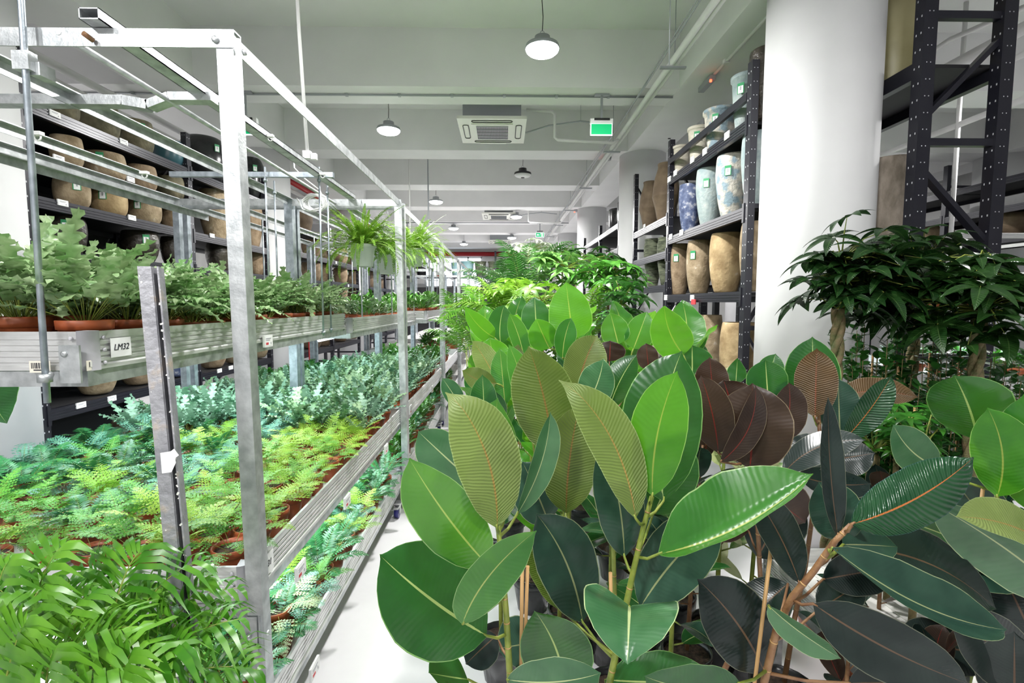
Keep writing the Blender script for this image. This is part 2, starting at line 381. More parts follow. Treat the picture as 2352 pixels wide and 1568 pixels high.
# ------------------------------------------------------------------ pendant lamps
def pendant(on):
    t = thing('pendant_lamp', '', 'lamp', (0, 0, 0))
    pr = [(.0, .03), (.138, .03), (.14, .0), (.135, -.028), (.122, -.030)]
    b = MB().lathe([(.1425, -.012), (.146, .0), (.14, .02), (.07, .035), (.065, .09), (.03, .10)], 32, cap0=False, cap1=True).build('housing', 'black' if not on else 'grey_metal', t)
    fl = MB().lathe([(.0001, -.062), (.05, -.060), (.09, -.053), (.12, -.042), (.136, -.028), (.1415, -.015)], 32, cap0=False).build('diffuser', 'lamp_on' if on else 'lamp_off', t)
    hk = MB().tube([Vector((.018*math.cos(a), 0, .12+.018*math.sin(a))) for a in [k*PI/5 for k in range(11)]], .003, 5).build('hook', 'grey_metal', t)
    cd = MB().tube([(0, 0, .138), (.006, 0, .25), (-.004, 0, .38), (.003, 0, .52), (0, 0, SZ-LAMP_Z)], .004, 6).build('cord', 'black', t)
    kids_ = [b, fl, hk, cd]
    if not on: kids_.append(MB().lathe([(.0001, -.068), (.03, -.068), (.03, -.058)], 16, cap0=False).build('sensor', 'black', t))
    reg(t, *kids_); return t
names = {1: 'lit round pendant lamp, largest and nearest, above the aisle', 2: 'unlit black round pendant lamp beyond the air conditioner',
         3: 'lit round pendant lamp beside the second air conditioner', 4: 'lit round pendant lamp, farthest of the right row',
         6: 'lit round pendant lamp left of the nearest air conditioner', 7: 'lit round pendant lamp, second of the left row',
         8: 'lit round pendant lamp, third of the left row', 9: 'lit round pendant lamp, smallest and farthest of the left row'}
pon = None
for i, (x, y, on) in enumerate(LAMPS):
    lb = names.get(i, 'round pendant lamp outside the main aisle, %s of those' % ORD[i+1])
    if on:
        if pon is None: pon = pendant(True); o = pon; o.location = (x, y, LAMP_Z)
        else: o = dup(pon, (x, y, LAMP_Z))
    else: o = pendant(False); o.location = (x, y, LAMP_Z)
    o['label'] = lb; o['group'] = 'round pendant lamps'

# ------------------------------------------------------------------ air conditioning cassettes
def rrect(cx, cy, wx, wy, r, n=6):
    out = []
    for (sx, sy, a0) in ((1, 1, 0), (-1, 1, PI/2), (-1, -1, PI), (1, -1, 1.5*PI)):
        for k in range(n+1):
            a = a0+PI/2*k/n; out.append((cx+sx*(wx/2-r)+r*math.cos(a), cy+sy*(wy/2-r)+r*math.sin(a)))
    return out
def cassette():
    t = thing('air_conditioner', '', 'air conditioner')
    k = [MB().bb((-.36, -.36, .03), (.36, .36, .33)).build('body', 'grey_metal', t)]
    m = MB(); m.bb((-.425, -.47, 0), (.425, .47, .035)); m.bb((-.18, .44, -.006), (.18, .475, .03))
    k.append(m.build('panel', 'cream_plastic', t))
    m = MB(); m.bb((-.26, -.30, -.012), (.26, .30, 0)); k.append(m.build('centre_panel', 'cream_plastic', t))
    m = MB()
    m.bb((-.2, -.24, -.014), (.2, .24, -.011)); g = m.build('grille', 'black', t); k.append(g)
    m = MB()
    for y in (-.24, -.12, 0, .12, .24): m.box((0, y, -.016), (.4, .012, .006))
    for i in range(21): m.box((-.2+i*.02, 0, -.015), (.003, .48, .003))
    k.append(m.build('grille_bars', 'grey_metal', t))
    for (x, y, wx, wy) in ((-.335, 0, .07, .5), (.335, 0, .07, .5), (0, -.38, .5, .06), (0, .38, .5, .06)):
        lp = rrect(x, y, wx, wy, .03); m = MB()
        m.tube([(a, b, -.003) for a, b in lp+[lp[0]]], .006, 5, mi=0, cap=False); k.append(m.build('louvre', 'black', t))
    m = MB()
    for x in (-.33, .33):
        for y in (-.33, .33):
            m.tube([(x, y, .2), (x, y, SZ-H-2.25+.02)], .006, 6); m.box((x, y, .22), (.06, .05, .03))
    k.append(m.build('hanger', 'grey_metal', t)); reg(t, *k); return t
ac = cassette(); ac.location = (-.13, 6.72, H+2.22); tag(ac, 'white ceiling air conditioner cassette, nearest, above the aisle', 'air conditioner', 'ceiling air conditioners')
dup(ac, (-.1, 13.2, H+2.22), label='white ceiling air conditioner cassette, middle of the three above the aisle')
dup(ac, (-.1, 18.7, H+2.22), label='white ceiling air conditioner cassette, farthest and smallest of three')

# ------------------------------------------------------------------ pipes and conduits under the ceiling
def pipe(name, pts, r, label, mat='white_paint', cat='pipe', n=8):
    return tag(MB().tube(pts, r, n).build(name, mat), label, cat)
z = H+2.12
t = thing('pipe_run', 'white insulated pipes and cables running along under the ceiling right of the aisle', 'pipe', (1.5, 0, 0))
MB().tube([(0, -2, z), (0, 19, z)], .028).build('pipe', 'white_paint', t)
MB().tube([(.07, -2, z+.03), (.07, 10, z+.03), (.04, 19, z+.03)], .022).build('pipe', 'white_paint', t)
m = MB()
m.tube([(-.06, -2, z+.03)]+[(-.06+random.uniform(-.02, .02), yy, z+.05+random.uniform(-.02, .02)) for yy in range(0, 19)], .009, 6)
m.tube([(-.09, -2, z+.05)]+[(-.09+random.uniform(-.02, .02), yy+.4, z+.05+random.uniform(-.02, .02)) for yy in range(0, 18)], .006, 6)
m.build('cable', 'grey_metal', t)
for yy in (.3, 2.2, 4.6, 7.1, 9.3, 11.5, 13.7, 16):
    MB().tube([(.03, yy, z), (.03, yy, SZ)], .004, 6).build('hanger', 'grey_metal', t)
    MB().bb((-.1, yy-.02, z-.045), (.13, yy+.02, z-.03)).build('bracket', 'grey_metal', t)
yb = 5.62
t = thing('conduit', 'thin grey conduit clipped across the underside of the nearest visible beam', 'conduit', (0, yb+.13, BZ))
MB().tube([(XL, 0, -.014), (1.9, 0, -.014)], .011).build('tube', 'grey_metal', t)
for i in range(12): MB().box((-5.2+i*.58, 0, -.012), (.03, .04, .03)).build('clip', 'grey_metal', t)
yb2 = 14.6
pipe('conduit', [(-3, yb2, BZ-.014), (1.9, yb2, BZ-.014)], .014, 'thin grey conduit clipped across a beam far along the hall', 'grey_metal', 'conduit')
t = thing('conduit', 'white conduit with a red-lit detector along the right longitudinal beam', 'conduit', (2.12, 0, BZ))
MB().tube([(0, -2, -.02), (0, 5.3, -.02)], .014).build('tube', 'white_paint', t)
for yy in (2.2, 3.0, 3.9, 4.9): MB().box((0, yy, -.018), (.05, .04, .04)).build('clip', 'white_paint', t)
d = at(1597, 228, 5.35)
MB().box((-.02, 5.3, -.06), (.06, .3, .05)).build('detector', 'grey_metal', t)
MB().lathe([(.012, -.1), (.012, -.08)], 10, (-.04, 5.15, 0), cap1=True).build('indicator_light', 'led_red', t)
for (px, py, Y, lb) in ((1395, 435, 8.1, 'small ceiling detector with a red light before the second right column'), (1323, 514, 12.6, 'small far ceiling detector with a red light near the third right column')):
    p = at(px, py, Y); t = thing('ceiling_detector', lb, 'detector', (p.x, Y, BZ-.02))
    MB().lathe([(.05, -.03), (.06, .02)], 16, cap1=True).build('housing', 'grey_metal', t); MB().lathe([(.016, -.045), (.016, -.03)], 10, (-.04, 0, 0), cap1=True).build('indicator_light', 'led_red', t)
# pipe drops beside the air conditioners
for (yy, k) in ((6.6, 'nearest'), (13.1, 'middle')):
    t = thing('condensate_pipe', 'white condensate pipework at the right side of the %s air conditioner' % k, 'pipe', (0, yy, H+2.3))
    MB().tube([(.30, -.1, .12), (.62, -.1, .1), (.66, -.1, .06), (.66, -.1, -.22), (.7, -.1, -.25), (1.42, 0, -.25), (1.5, 0, -.2)], .018).build('drain', 'white_paint', t)
    MB().tube([(.3, .1, -.1), (.6, .05, -.02), (1.0, 0, .02), (1.4, 0, -.02)], .011).build('cable', 'grey_metal', t)
    MB().tube([(1.0, 0, .02), (1.0, 0, SZ-H-2.3)], .003, 5).build('hanger', 'grey_metal', t)
for (px, Y, z0) in ((940, 8.7, 2.0), (983, 8.9, 1.6)):
    p = at(px, 400, Y); pipe('hanging_rod', [(p.x, Y, z0), (p.x, Y, SZ)], .012, 'thin %s rod dropping from the ceiling behind the hanging ferns' % ('white' if px == 940 else 'grey'), 'white_paint' if px == 940 else 'grey_metal', 'rod')
for (px, py, Y) in ((1073, 434, 10.4),):
    p = at(px, py, Y); t = thing('smoke_detector', 'small round white smoke detector on a beam left of the dark lamp', 'detector', (p.x, Y, p.z))
    MB().lathe([(.09, 0), (.1, .03), (.07, .06)], 20, cap1=True).build('housing', 'white_plastic', t)
    MB().tube([(-.1, 0, .03), (-.16, 0, .03), (-.16, 0, SZ-p.z)], .006, 5).build('cable', 'grey_metal', t)
p0 = at(1538, 28, 3.9); p1 = at(1537, 148, 3.9)
pipe('hanging_rod', [(p0.x, 3.9, SZ), (p1.x, 3.9, p1.z)], .004, 'thin threaded rod hanging from the ceiling left of the pipe run', 'grey_metal', 'rod')
# pipes in the aisle to the right of the big column
for (x, zz, r, lb) in ((4.0, 3.75, .05, 'thick white pipe under the ceiling in the right-hand aisle'), (4.15, 3.62, .025, 'thin white pipe under the thick one in the right-hand aisle'), (4.5, 3.4, .03, 'white pipe nearest the far right shelving')):
    pipe('ceiling_pipe', [(x, -1, zz), (x, 20, zz)], r, lb)
p = at(2200, 300, 5.0); pipe('hanging_rod', [(p.x, 5.0, 1.9), (p.x, 5.0, SZ)], .02, 'white vertical pipe hanging behind the tall dark rack frame')
pipe('ceiling_pipe', [(2.6, 8.8, 3.7), (8, 8.8, 3.7)], .03, 'white cross pipe spanning the right-hand aisle')
pipe('ceiling_pipe', [(4.9, 3.2, 4.2), (4.35, 5.0, 4.2), (4.2, 5.1, 4.1), (4.2, 5.1, 3.4)], .025, 'white bent pipe at the top right behind the rack frame')
# pipes at left above shelving
for (x, zz, lb) in ((-4.1, 3.82, 'upper grey pipe above the left pot shelves'), (-4.25, 3.74, 'lower grey pipe above the left pot shelves')):
    pipe('ceiling_pipe', [(x, -1, zz), (x, 14, zz)], .04, lb)

# ------------------------------------------------------------------ exit signs
def exit_sign(loc, label, sc=1, figures=True):
    t = thing('exit_sign', label, 'sign', loc, 0, 'green exit signs')
    MB().box((0, 0, .155), (.25, .05, .05)).build('housing', 'white_plastic', t)
    MB().box((0, 0, .07), (.245, .012, .135)).build('panel', 'sign_white', t)
    MB().box((0, -.008, .07), (.228, .004, .112)).build('green_face', 'sign_green', t)
    m = MB(); Y = -.0115
    if figures:
        # running figure, door and arrow
        m.bb((.045, Y, .03), (.085, Y+.001, .115)); 
        m.bar((-.005, Y, .06), (.02, Y, .09), .012, .001); m.bar((.02, Y, .09), (.0, Y, .03), .012, .001); m.box((.024, Y, .105), (.014, .001, .014))
        n0 = len(m.v); m.v += [Vector((-.09, Y, .07)), Vector((-.055, Y, .10)), Vector((-.055, Y, .04))]; m.face([n0, n0+1, n0+2]); m.bb((-.056, Y, .06), (-.02, Y+.001, .08))
        m.build('pictogram', 'sign_white', t)
    MB().bb((-.012, -.012, .18), (.012, .012, BZ-loc[2])).build('stem', 'grey_metal', t)
    MB().box((0, 0, BZ-loc[2]-.01), (.16, .06, .018)).build('mounting_plate', 'grey_metal', t)
    MB().box((0, -.03, .17), (.17, .02, .02)).build('bracket', 'black', t)
p = at(1381, 312, 5.72); exit_sign((p.x, 5.72, p.z), 'green lit exit sign hanging nearest, right of the air conditioner', figures=False)
p = at(1240, 545, 14.7); exit_sign((p.x, 14.7, p.z), 'distant green exit sign with figure and arrow above the aisle plants')
p = at(566, 311, 5.72); exit_sign((p.x, 5.72, p.z), 'green exit sign partly hidden behind the front rack post', figures=False)
p = at(936, 552, 14.7); exit_sign((p.x, 14.7, p.z), 'distant green exit sign glimpsed behind the hanging ferns')

# socket drop with cable and coil
p = at(706, 356, 3.5)
t = thing('socket_drop', 'white conduit dropping from the ceiling to a socket box above the rack', 'socket', (p.x, 3.5, p.z))
MB().tube([(0, 0, .02), (-.03, 0, .8), (-.06, 0, SZ-p.z)], .012).build('conduit', 'white_paint', t)
MB().box((0, 0, 0), (.05, .04, .05)).build('socket_box', 'white_plastic', t); MB().box((.045, 0, -.01), (.035, .03, .04)).build('plug', 'white_plastic', t)
pc = at(725, 466, 3.3)
m = MB(); pts = []
for k in range(70):
    a = k*.62; r = .062+.014*math.sin(k*1.3)
    pts.append(pc+Vector((r*math.cos(a), -.01+.02*math.sin(k*.7), r*.85*math.sin(a))))
pts = [at(674, 340+20, 3.5), at(676, 385, 3.45), at(700, 410, 3.4), at(735, 437, 3.35)]+pts+[at(715, 486, 3.3), at(695, 480, 3.3), at(682, 455, 3.3)]
m.tube(pts, .0042, 6)
tag(m.build('cable_coil', 'white_plastic'), 'coiled white cable hanging from the rack rail above the hanging fern', 'cable')

# ------------------------------------------------------------------ galvanised plant racks with trays
def rim(m, a, b, h, out, mi=0):
    """corrugated aluminium rim from a to b (top edge), height h, outward direction out"""
    a = Vector(a); b = Vector(b); o = Vector(out)
    prof = [(0, 0), (.006, -.0), (.006, -.012)]
    k = 5
    for i in range(k):
        z0 = -.014-(h-.03)*i/k; z1 = -.014-(h-.03)*(i+.5)/k; z2 = -.014-(h-.03)*(i+.95)/k
        prof += [(.006, z0), (.006, z1), (.0015, z1-.002), (.0015, z2)]
    prof += [(.007, -h+.012), (.007, -h), (0, -h)]
    P = []
    for (r, z) in prof: P.append([a+o*r+Vector((0, 0, z)), b+o*r+Vector((0, 0, z))])
    P = P + [[a-o*.004+Vector((0, 0, -h)), b-o*.004+Vector((0, 0, -h))], [a-o*.004, b-o*.004], [a, b]]
    m.grid(P, mi=mi, smooth=False)
def screw(m, p, out, r=.006):
    p = Vector(p); m.tube([p, p+Vector(out)*.004, p+Vector(out)*.006], [r, r, r*.5], 8)
def tray(parent, x0, x1, y0, y1, zt, h=.115, corner=True, rails=True, label=None, tilt=0):
    """local coordinates are those of the parent (at origin)"""
    t = bpy.data.objects.new('tray', None); C.objects.link(t); t.parent = parent
    cx, cy = (x0+x1)/2, (y0+y1)/2; t.location = (cx, cy, zt); t.rotation_euler = (0, 0, tilt)
    x0 -= cx; x1 -= cx; y0 -= cy; y1 -= cy
    m = MB(); c = .03 if corner else 0
    rim(m, (x1, y0+c, 0), (x1, y1-c, 0), h, (1, 0, 0)); rim(m, (x0, y1-c, 0), (x0, y0+c, 0), h, (-1, 0, 0))
    rim(m, (x0+c, y0, 0), (x1-c, y0, 0), h, (0, -1, 0)); rim(m, (x1-c, y1, 0), (x0+c, y1, 0), h, (0, 1, 0))
    m.build('rim', 'aluminium', t)
    m = MB(); zf = -h+.03
    m.bb((x0, y0, zf-.02), (x1, y1, zf-.004))
    i = 0; xx = x0+.02
    while xx < x1-.03:
        m.bb((xx, y0+.01, zf-.004), (xx+.05, y1-.01, zf)); xx += .075
    m.build('liner', 'tray_liner', t)
    for (sx, sy, a0) in ((1, 1, 0), (-1, 1, PI/2), (-1, -1, PI), (1, -1, 1.5*PI)):
        X = x1 if sx > 0 else x0; Y = y1 if sy > 0 else y0; m = MB(); P = []
        for z in (.002, -h-.002):
            P.append([Vector((X-sx*.03+.038*math.cos(a0+k*PI/12), Y-sy*.03+.038*math.sin(a0+k*PI/12), z)) for k in range(7)])
        m.grid(P); nn = len(m.v)
        for zz in (.002,): m.v.append(Vector((X-sx*.04, Y-sy*.04, zz)))
        for k in range(6): m.face([k, k+1, nn])
        m.bb((min(X, X-sx*.085), Y+sy*.008-.002, -h), (max(X-sx*.03, X-sx*.085), Y+sy*.008+.001, 0)) if False else None
        for zz in (-.02, -h/2, -h+.018):
            screw(m, (X+sx*.007, Y-sy*.045, zz), (sx, 0, 0)); screw(m, (X-sx*.045, Y+sy*.007, zz), (0, sy, 0))
        m.build('corner_piece', 'corner_plastic', t)
    if rails:
        m = MB(); z = -h-.002
        m.bb((x1-.045, y0, z-.045), (x1-.005, y1, z)); m.bb((x0+.005, y0, z-.045), (x0+.045, y1, z))
        m.bb((x0, y0-.012, z-.045), (x1, y0+.03, z)); m.bb((x0, y1-.03, z-.045), (x1, y1+.012, z))
        k = y0+.6
        while k < y1-.2: m.bb((x0+.04, k, z-.035), (x1-.04, k+.03, z-.002)); k += .6
        m.build('support_frame', 'galvanised', t)
    return t
def price_plate(parent, p, out, w=.09, h=.06, tilt=0, name='price_label', red=True):
    """white electronic shelf label; out = direction it faces"""
    p = Vector(p); o = Vector(out).normalized(); up = Vector((0, 0, 1)); x = up.cross(o).normalized()
    R = Matrix((x, o, up)).transposed()
    q = MB().box(p, (w, .010, h), 0, R).build(name, 'white_plastic', parent)
    m = MB(); f = o*.0056
    m.box(p+f, (w*.84, .0008, h*.78), 0, R); m.build('screen', 'paper', q)
    m = MB()
    m.box(p+f*1.12+up*h*.22-x*w*.05, (w*.6, .0008, h*.08), 0, R); m.box(p+f*1.12+up*h*.08-x*w*.1, (w*.5, .0008, h*.06), 0, R)
    m.box(p+f*1.12-up*h*.2+x*w*.25, (w*.08, .0008, h*.2), 0, R); m.build('print', 'grey_ink', q)
    if red: MB().box(p+f*1.12-up*h*.2-x*w*.2, (w*.3, .0008, h*.2), 0, R).build('red_print', 'red_ink', q)
    return q
def barcode(parent, p, out, w=.1, h=.05):
    p = Vector(p); o = Vector(out).normalized(); up = Vector((0, 0, 1)); x = up.cross(o).normalized(); R = Matrix((x, o, up)).transposed()
    q = MB().box(p, (w, .0015, h), 0, R).build('barcode_sticker', 'barcode_paper', parent)
    m = MB(); k = -w*.4; rr = random.Random(int(w*1000))
    while k < w*.4:
        a = rr.uniform(.0012, .004); m.box(p+o*.0012+x*(k+a/2)+up*h*.1, (a, .0006, h*.5), 0, R); k += a+rr.uniform(.0012, .0035)
    m.box(p+o*.0012-up*h*.28, (w*.6, .0006, h*.1), 0, R)
    m.build('bars', 'ink', q); return q
def caster(parent, x, y, z=0):
    c = bpy.data.objects.new('caster', None); C.objects.link(c); c.parent = parent; c.location = (x, y, z)
    MB().tube([(-.016, 0, .05), (.016, 0, .05)], .05, 20).build('wheel', 'wheel_blue', c)
    m = MB(); m.bb((-.024, -.02, .04), (-.019, .02, .115)); m.bb((.019, -.02, .04), (.024, .02, .115)); m.bb((-.035, -.035, .11), (.035, .035, .125))
    m.bb((-.02, -.06, .085), (.02, -.02, .1)); m.build('fork', 'chrome', c)
    return c
def post(parent, x, y, z0, z1, sx=1, sy=1, wd=.05, mat='galvanised', lean=0):
    """open C profile post"""
    m = MB(); t = .004
    def q(a, b):
        n0 = len(m.v); m.bb(a, b)
        for i in range(n0, len(m.v)): m.v[i] = m.v[i]+Vector((lean*(m.v[i].z-H), 0, 0))
    q((x-wd/2, y-wd/2, z0), (x+wd/2, y-wd/2+t, z1)); q((x-wd/2, y-wd/2+t, z0), (x-wd/2+t, y+wd/2, z1))
    q((x+wd/2-t, y-wd/2+t, z0), (x+wd/2, y+wd/2, z1)); q((x-wd/2+t, y+wd/2-t, z0), (x-wd/2+.012, y+wd/2, z1)); q((x+wd/2-.012, y+wd/2-t, z0), (x+wd/2-t, y+wd/2, z1))
    return m.build('post', mat, parent)
def angle_rail(parent, a, b, w=.05, mat='galvanised', vert=True, side=1):
    m = MB(); a = Vector(a); b = Vector(b)
    t = (b-a).normalized(); x = t.cross(Vector((0, 0, 1))).normalized()*side
    m.bar(a, b, .004, w); m.bar(a+x*w/2*.8+Vector((0, 0, w/2-.002)), b+x*w/2*.8+Vector((0, 0, w/2-.002)), w*.8, .004)
    return m.build('rail', mat, parent)
def rack(label, x0, xm, x1, y0, y1, zt, detail=0, group='galvanised plant racks'):
    t = thing('plant_rack', label, 'rack', (0, 0, 0), 0, group)
    ln = -.02 if detail == 1 else 0
    for y in (y0, y1):
        post(t, x1, y, .12, zt, wd=.048, mat='galvanised', lean=-.012 if detail else 0); post(t, xm, y, .12, zt, wd=.06 if y == y1 else .048, mat='galvanised_blue'); post(t, x0, y, .12, zt, wd=.045, mat='galvanised_blue')
        angle_rail(t, (x0, y-.026, zt-.025), (x1+.02, y-.026, zt-.025), .05, side=-1)
    for x in (x1, xm, x0): angle_rail(t, (x, y0, zt-.02), (x, y1, zt-.02), .045, side=-1 if x == x1 else 1)
    for (x, y) in ((x1, y0+.12), (x1, y1-.12), (x0, y0+.12), (x0, y1-.12)): caster(t, x-.03 if x == x1 else x, y)
    return t
RX0, RXM, RX1 = -2.45, -1.61, -.785
RZT = H+.775
r1 = rack('galvanised plant rack nearest the camera, with white top rail and two ferns trays', RX0, RXM, RX1, 1.53, 3.88, RZT, 1)
r1['label'] = 'nearest galvanised plant rack, its tall post cutting through the picture at left'
MZ = .825; UZ = 1.565; LZ = .33
t_mid = tray(r1, RX0+.03, RX1-.02, 1.53, 3.9, MZ); t_low = tray(r1, RX0+.03, RX1-.02, 1.48, 3.9, LZ)
t_up = tray(r1, -2.3, -1.225, 1.50, 3.92, UZ)
# rails resting on the top of the nearest rack
tb = MB(); zz = RZT+.02; xx = -1.04
for (a, b, c, d) in ((-.03, -.03, -.018, .018),): pass
def hollow(m, x, y0, y1, z, w=.055, h=.03, t=.003):
    m.bb((x-w/2, y0, z), (x+w/2, y1, z+t)); m.bb((x-w/2, y0, z+h-t), (x+w/2, y1, z+h)); m.bb((x-w/2, y0, z), (x-w/2+t, y1, z+h)); m.bb((x+w/2-t, y0, z), (x+w/2, y1, z+h))
hollow(tb, -1.135, 1.46, 3.86, RZT+.002); tb.build('top_tube', 'galvanised', r1)
m = MB(); m.tube([(-1.255, 1.50, RZT-.012), (-1.26, 3.86, RZT-.03)], .009, 8); m.build('top_rod', 'brown_stem' if 0 else 'galvanised', r1)
MB().tube([at(191, 76, 1.47), at(214, 93, 1.495)], .007, 8).build('rod_end', 'brown_stem', r1)
angle_rail(r1, (-2.05, 1.0, RZT-.06), (-2.05, 3.88, RZT-.06), .04)
angle_rail(r1, (-2.22, 1.0, RZT-.14), (-2.22, 3.88, RZT-.14), .04)
# bent cross bar
m = MB(); yy = 1.98
m.bar((-2.5, yy, RZT-.02), (-1.42, yy, RZT-.02), .05, .035); m.bar((-1.42, yy, RZT-.02), (-1.33, yy, RZT-.035), .05, .035); m.bar((-1.33, yy, RZT-.035), (-1.25, yy, RZT-.005), .05, .03); m.bar((-1.25, yy, RZT-.005), (-1.09, yy, RZT-.005), .05, .03)
m.build('cross_bar', 'galvanised', r1)
m = MB(); m.bar((-2.05, 3.2, RZT+.015), (-1.05, 3.2, RZT+.015), .03, .03); m.build('cross_bar', 'galvanised_blue', r1)
# hanging threaded rods
for (px, Y, zb, zt_) in ((613, 3.15, UZ-.12, RZT+.05), (633, 3.5, UZ-.12, RZT+.05), (736, 3.15, UZ-.12, RZT+.05), (754, 3.5, UZ-.12, RZT+.05)):
    p = at(px, 520, Y); m = MB(); m.tube([(p.x, Y, zb), (p.x, Y, zt_)], .006, 8)
    for q in (RZT-.03, zb+.02): m.tube([(p.x, Y, q-.008), (p.x, Y, q+.008)], .012, 6)
    m.build('threaded_rod', 'galvanised_blue', r1)
pa = at(48, 0, 1.47); pb = at(109, 925, 1.44)
ro = MB().tube([pa+(pa-pb)*.12, pa, pb], .0085, 10).build('threaded_rod', 'galvanised_blue', r1)
pq = at(103, 868, 1.44); MB().tube([pq-Vector((0, 0, .012)), pq+Vector((0, 0, .012))], .018, 6).build('nut', 'galvanised', r1)
pq = at(57, 142, 1.47); m = MB(); m.box(pq, (.045, .03, .05)); m.box(pq+Vector((.02, .03, -.015)), (.03, .05, .035)); m.build('rod_bracket', 'galvanised', r1)
# white spring clips for light tubes
for (px, py, Y) in ((86, 315, 1.75), (332, 403, 2.25), (621, 318, 2.45), (741, 404, 3.1)):
    p = at(px, py, Y); m = MB(); m.box(p+Vector((0, 0, .012)), (.032, .02, .012))
    for sgn in (-1, 1): m.tube([p+Vector((sgn*.011*math.cos(a)+.0, 0, -.004-.011*math.sin(a)+.004)) for a in [-.9+k*.35 for k in range(8)]], .0028, 6)
    m.build('tube_clip', 'white_plastic', r1)
# front-end support hardware
m = MB(); p = at(156, 845, 1.45)
m.bb((p.x-.028, 1.455, p.z-.045), (p.x+.03, 1.462, p.z+.065)); screw(m, (p.x-.012, 1.455, p.z+.04), (0, -1, 0), .009); m.build('plate', 'galvanised', r1)
m = MB(); screw(m, (p.x-.055, 1.455, p.z-.02), (0, -2.5, 0), .011); m.build('bolt', 'galvanised', r1)
pp = at(86, 843, 1.47); barcode(r1, (pp.x, 1.478, pp.z-.0), (0, -1, 0), .06, .034)
pp = atx(226, 836, -1.228); barcode(r1, (-1.227, pp.y, pp.z), (1, 0, 0), .09, .03)
# post bolts
m = MB(); screw(m, (RX1-.03, 1.503, RZT-.03), (0, -2, 0), .01); screw(m, (RX1+.026, 1.54, RZT-.045), (2, 0, 0), .009); m.build('bolt', 'galvanised', r1)
# sleeve and bolts under the middle tray at the near post
m = MB(); zc = MZ-.19; m.bb((RX1-.032, 1.499, zc-.07), (RX1+.018, 1.503, zc+.04)); m.bb((RX1+.024, 1.5, zc-.07), (RX1+.028, 1.56, zc+.04)); m.build('bracket', 'galvanised', r1)
m = MB(); screw(m, (RX1-.006, 1.499, zc-.02), (0, -2.5, 0), .01); screw(m, (RX1+.028, 1.53, zc-.03), (2.5, 0, 0), .009); m.build('bolt', 'galvanised', r1)
pp = at(508, 1408, 1.53); barcode(r1, (pp.x, 1.515, pp.z), (0, -1, 0), .06, .035)
# hand-lettered shelf numbers
def hand_label(parent, p, out, txt, w, h, ts):
    p = Vector(p); o = Vector(out).normalized(); up = Vector((0, 0, 1)); x = up.cross(o).normalized(); R = Matrix((x, o, up)).transposed()
    q = MB().box(p, (w, .001, h), 0, R).build('paper_label', 'paper', parent)
    R4 = Matrix((x, up, o)).transposed().to_4x4()
    text_mesh('handwriting', txt, ts, 'ink', Matrix.Translation(p+o*.0012) @ R4, q)
hand_label(r1, (-1.215, 1.61, UZ-.055), (1, 0, 0), 'LM32', .085, .06, .028)
hand_label(r1, (RX1-.010, 1.63, MZ-.055), (1, 0, 0), 'Lm 31', .11, .07, .03)
# electronic labels along the rails
for (px, py, X, w, h) in ((615, 783, -1.21, .09, .06), (690, 1308, -.77, .085, .055), (797, 1150, -.77, .085, .055), (887, 1030, -.77, .085, .055), (722, 1535, -.77, .09, .055)):
    p = atx(px, py, X); price_plate(r1, p, (1, 0, 0), w, h)

# racks behind, toward the far end
RK = [(3.98, 6.45, 'second galvanised plant rack from the camera, hung with three ferns'), (6.58, 8.95, 'third galvanised plant rack along the aisle'),
      (9.1, 11.5, 'fourth galvanised plant rack along the aisle'), (11.65, 14.1, 'fifth galvanised plant rack along the aisle'), (14.3, 16.8, 'farthest galvanised plant rack along the aisle')]
RACKS = [r1]
for i, (a, b, lb) in enumerate(RK):
    r = rack(lb, RX0, RXM, RX1+.0, a, b, RZT-.01); RACKS.append(r)
    tray(r, RX0+.03, RX1-.02, a, b, MZ-.01); tray(r, RX0+.03, RX1-.02, a, b, LZ)
    if i == 0: tray(r, -2.35, -1.16, a+.02, b, UZ-.035, tilt=-.035)
    elif i < 3: tray(r, -2.3, -1.0 if i == 1 else -1.1, a, b, UZ-.02)
    if i < 3:
        for xx in (-2.05, -1.2): angle_rail(r, (xx, a, RZT-.05), (xx, b, RZT-.05), .04)
        for k in range(2):
            MB().tube([(-1.25, a+.5+k*1.2, UZ-.1), (-1.25, a+.5+k*1.2, RZT)], .007, 6).build('threaded_rod', 'galvanised_blue', r)
            MB().tube([(-2.1, a+.5+k*1.2, UZ-.1), (-2.1, a+.5+k*1.2, RZT)], .007, 6).build('threaded_rod', 'galvanised_blue', r)
for (px, py, X, r) in ((943, 940, -.77, 1), (993, 893, -.77, 1), (1012, 853, -.77, 1)):
    p = atx(px, py, X); price_plate(RACKS[r], p, (1, 0, 0), .09, .07)
p = at(1014, 631, 6.54); price_plate(RACKS[2], (p.x-.02, 6.54, p.z), (0, -1, 0), .10, .06)
p = at(950, 757, 4.0)
# grow-light tubes under the trays (real lamps)
GL = [(1.75, 3.8, UZ-.19, (-1.45, -2.0), 13, 0), (4.1, 6.3, UZ-.22, (-1.5, -2.0), 7, 1), (1.7, 3.8, MZ-.19, (-1.0, -1.9), 8, 0), (4.1, 6.3, MZ-.2, (-1.05, -1.9), 3, 1), (6.8, 8.8, UZ-.22, (-1.5,), 6, 2)]
for (a, b, z, xs, e, ri) in GL:
    for xx in xs:
        q = MB().tube([(xx, a, z), (xx, b, z)], .013, 8).build('grow_light_tube', 'tube_on', RACKS[ri])
        area('grow_light', (xx, (a+b)/2, z-.018), .03, e, (.82, .96, 1.0), sy=b-a)

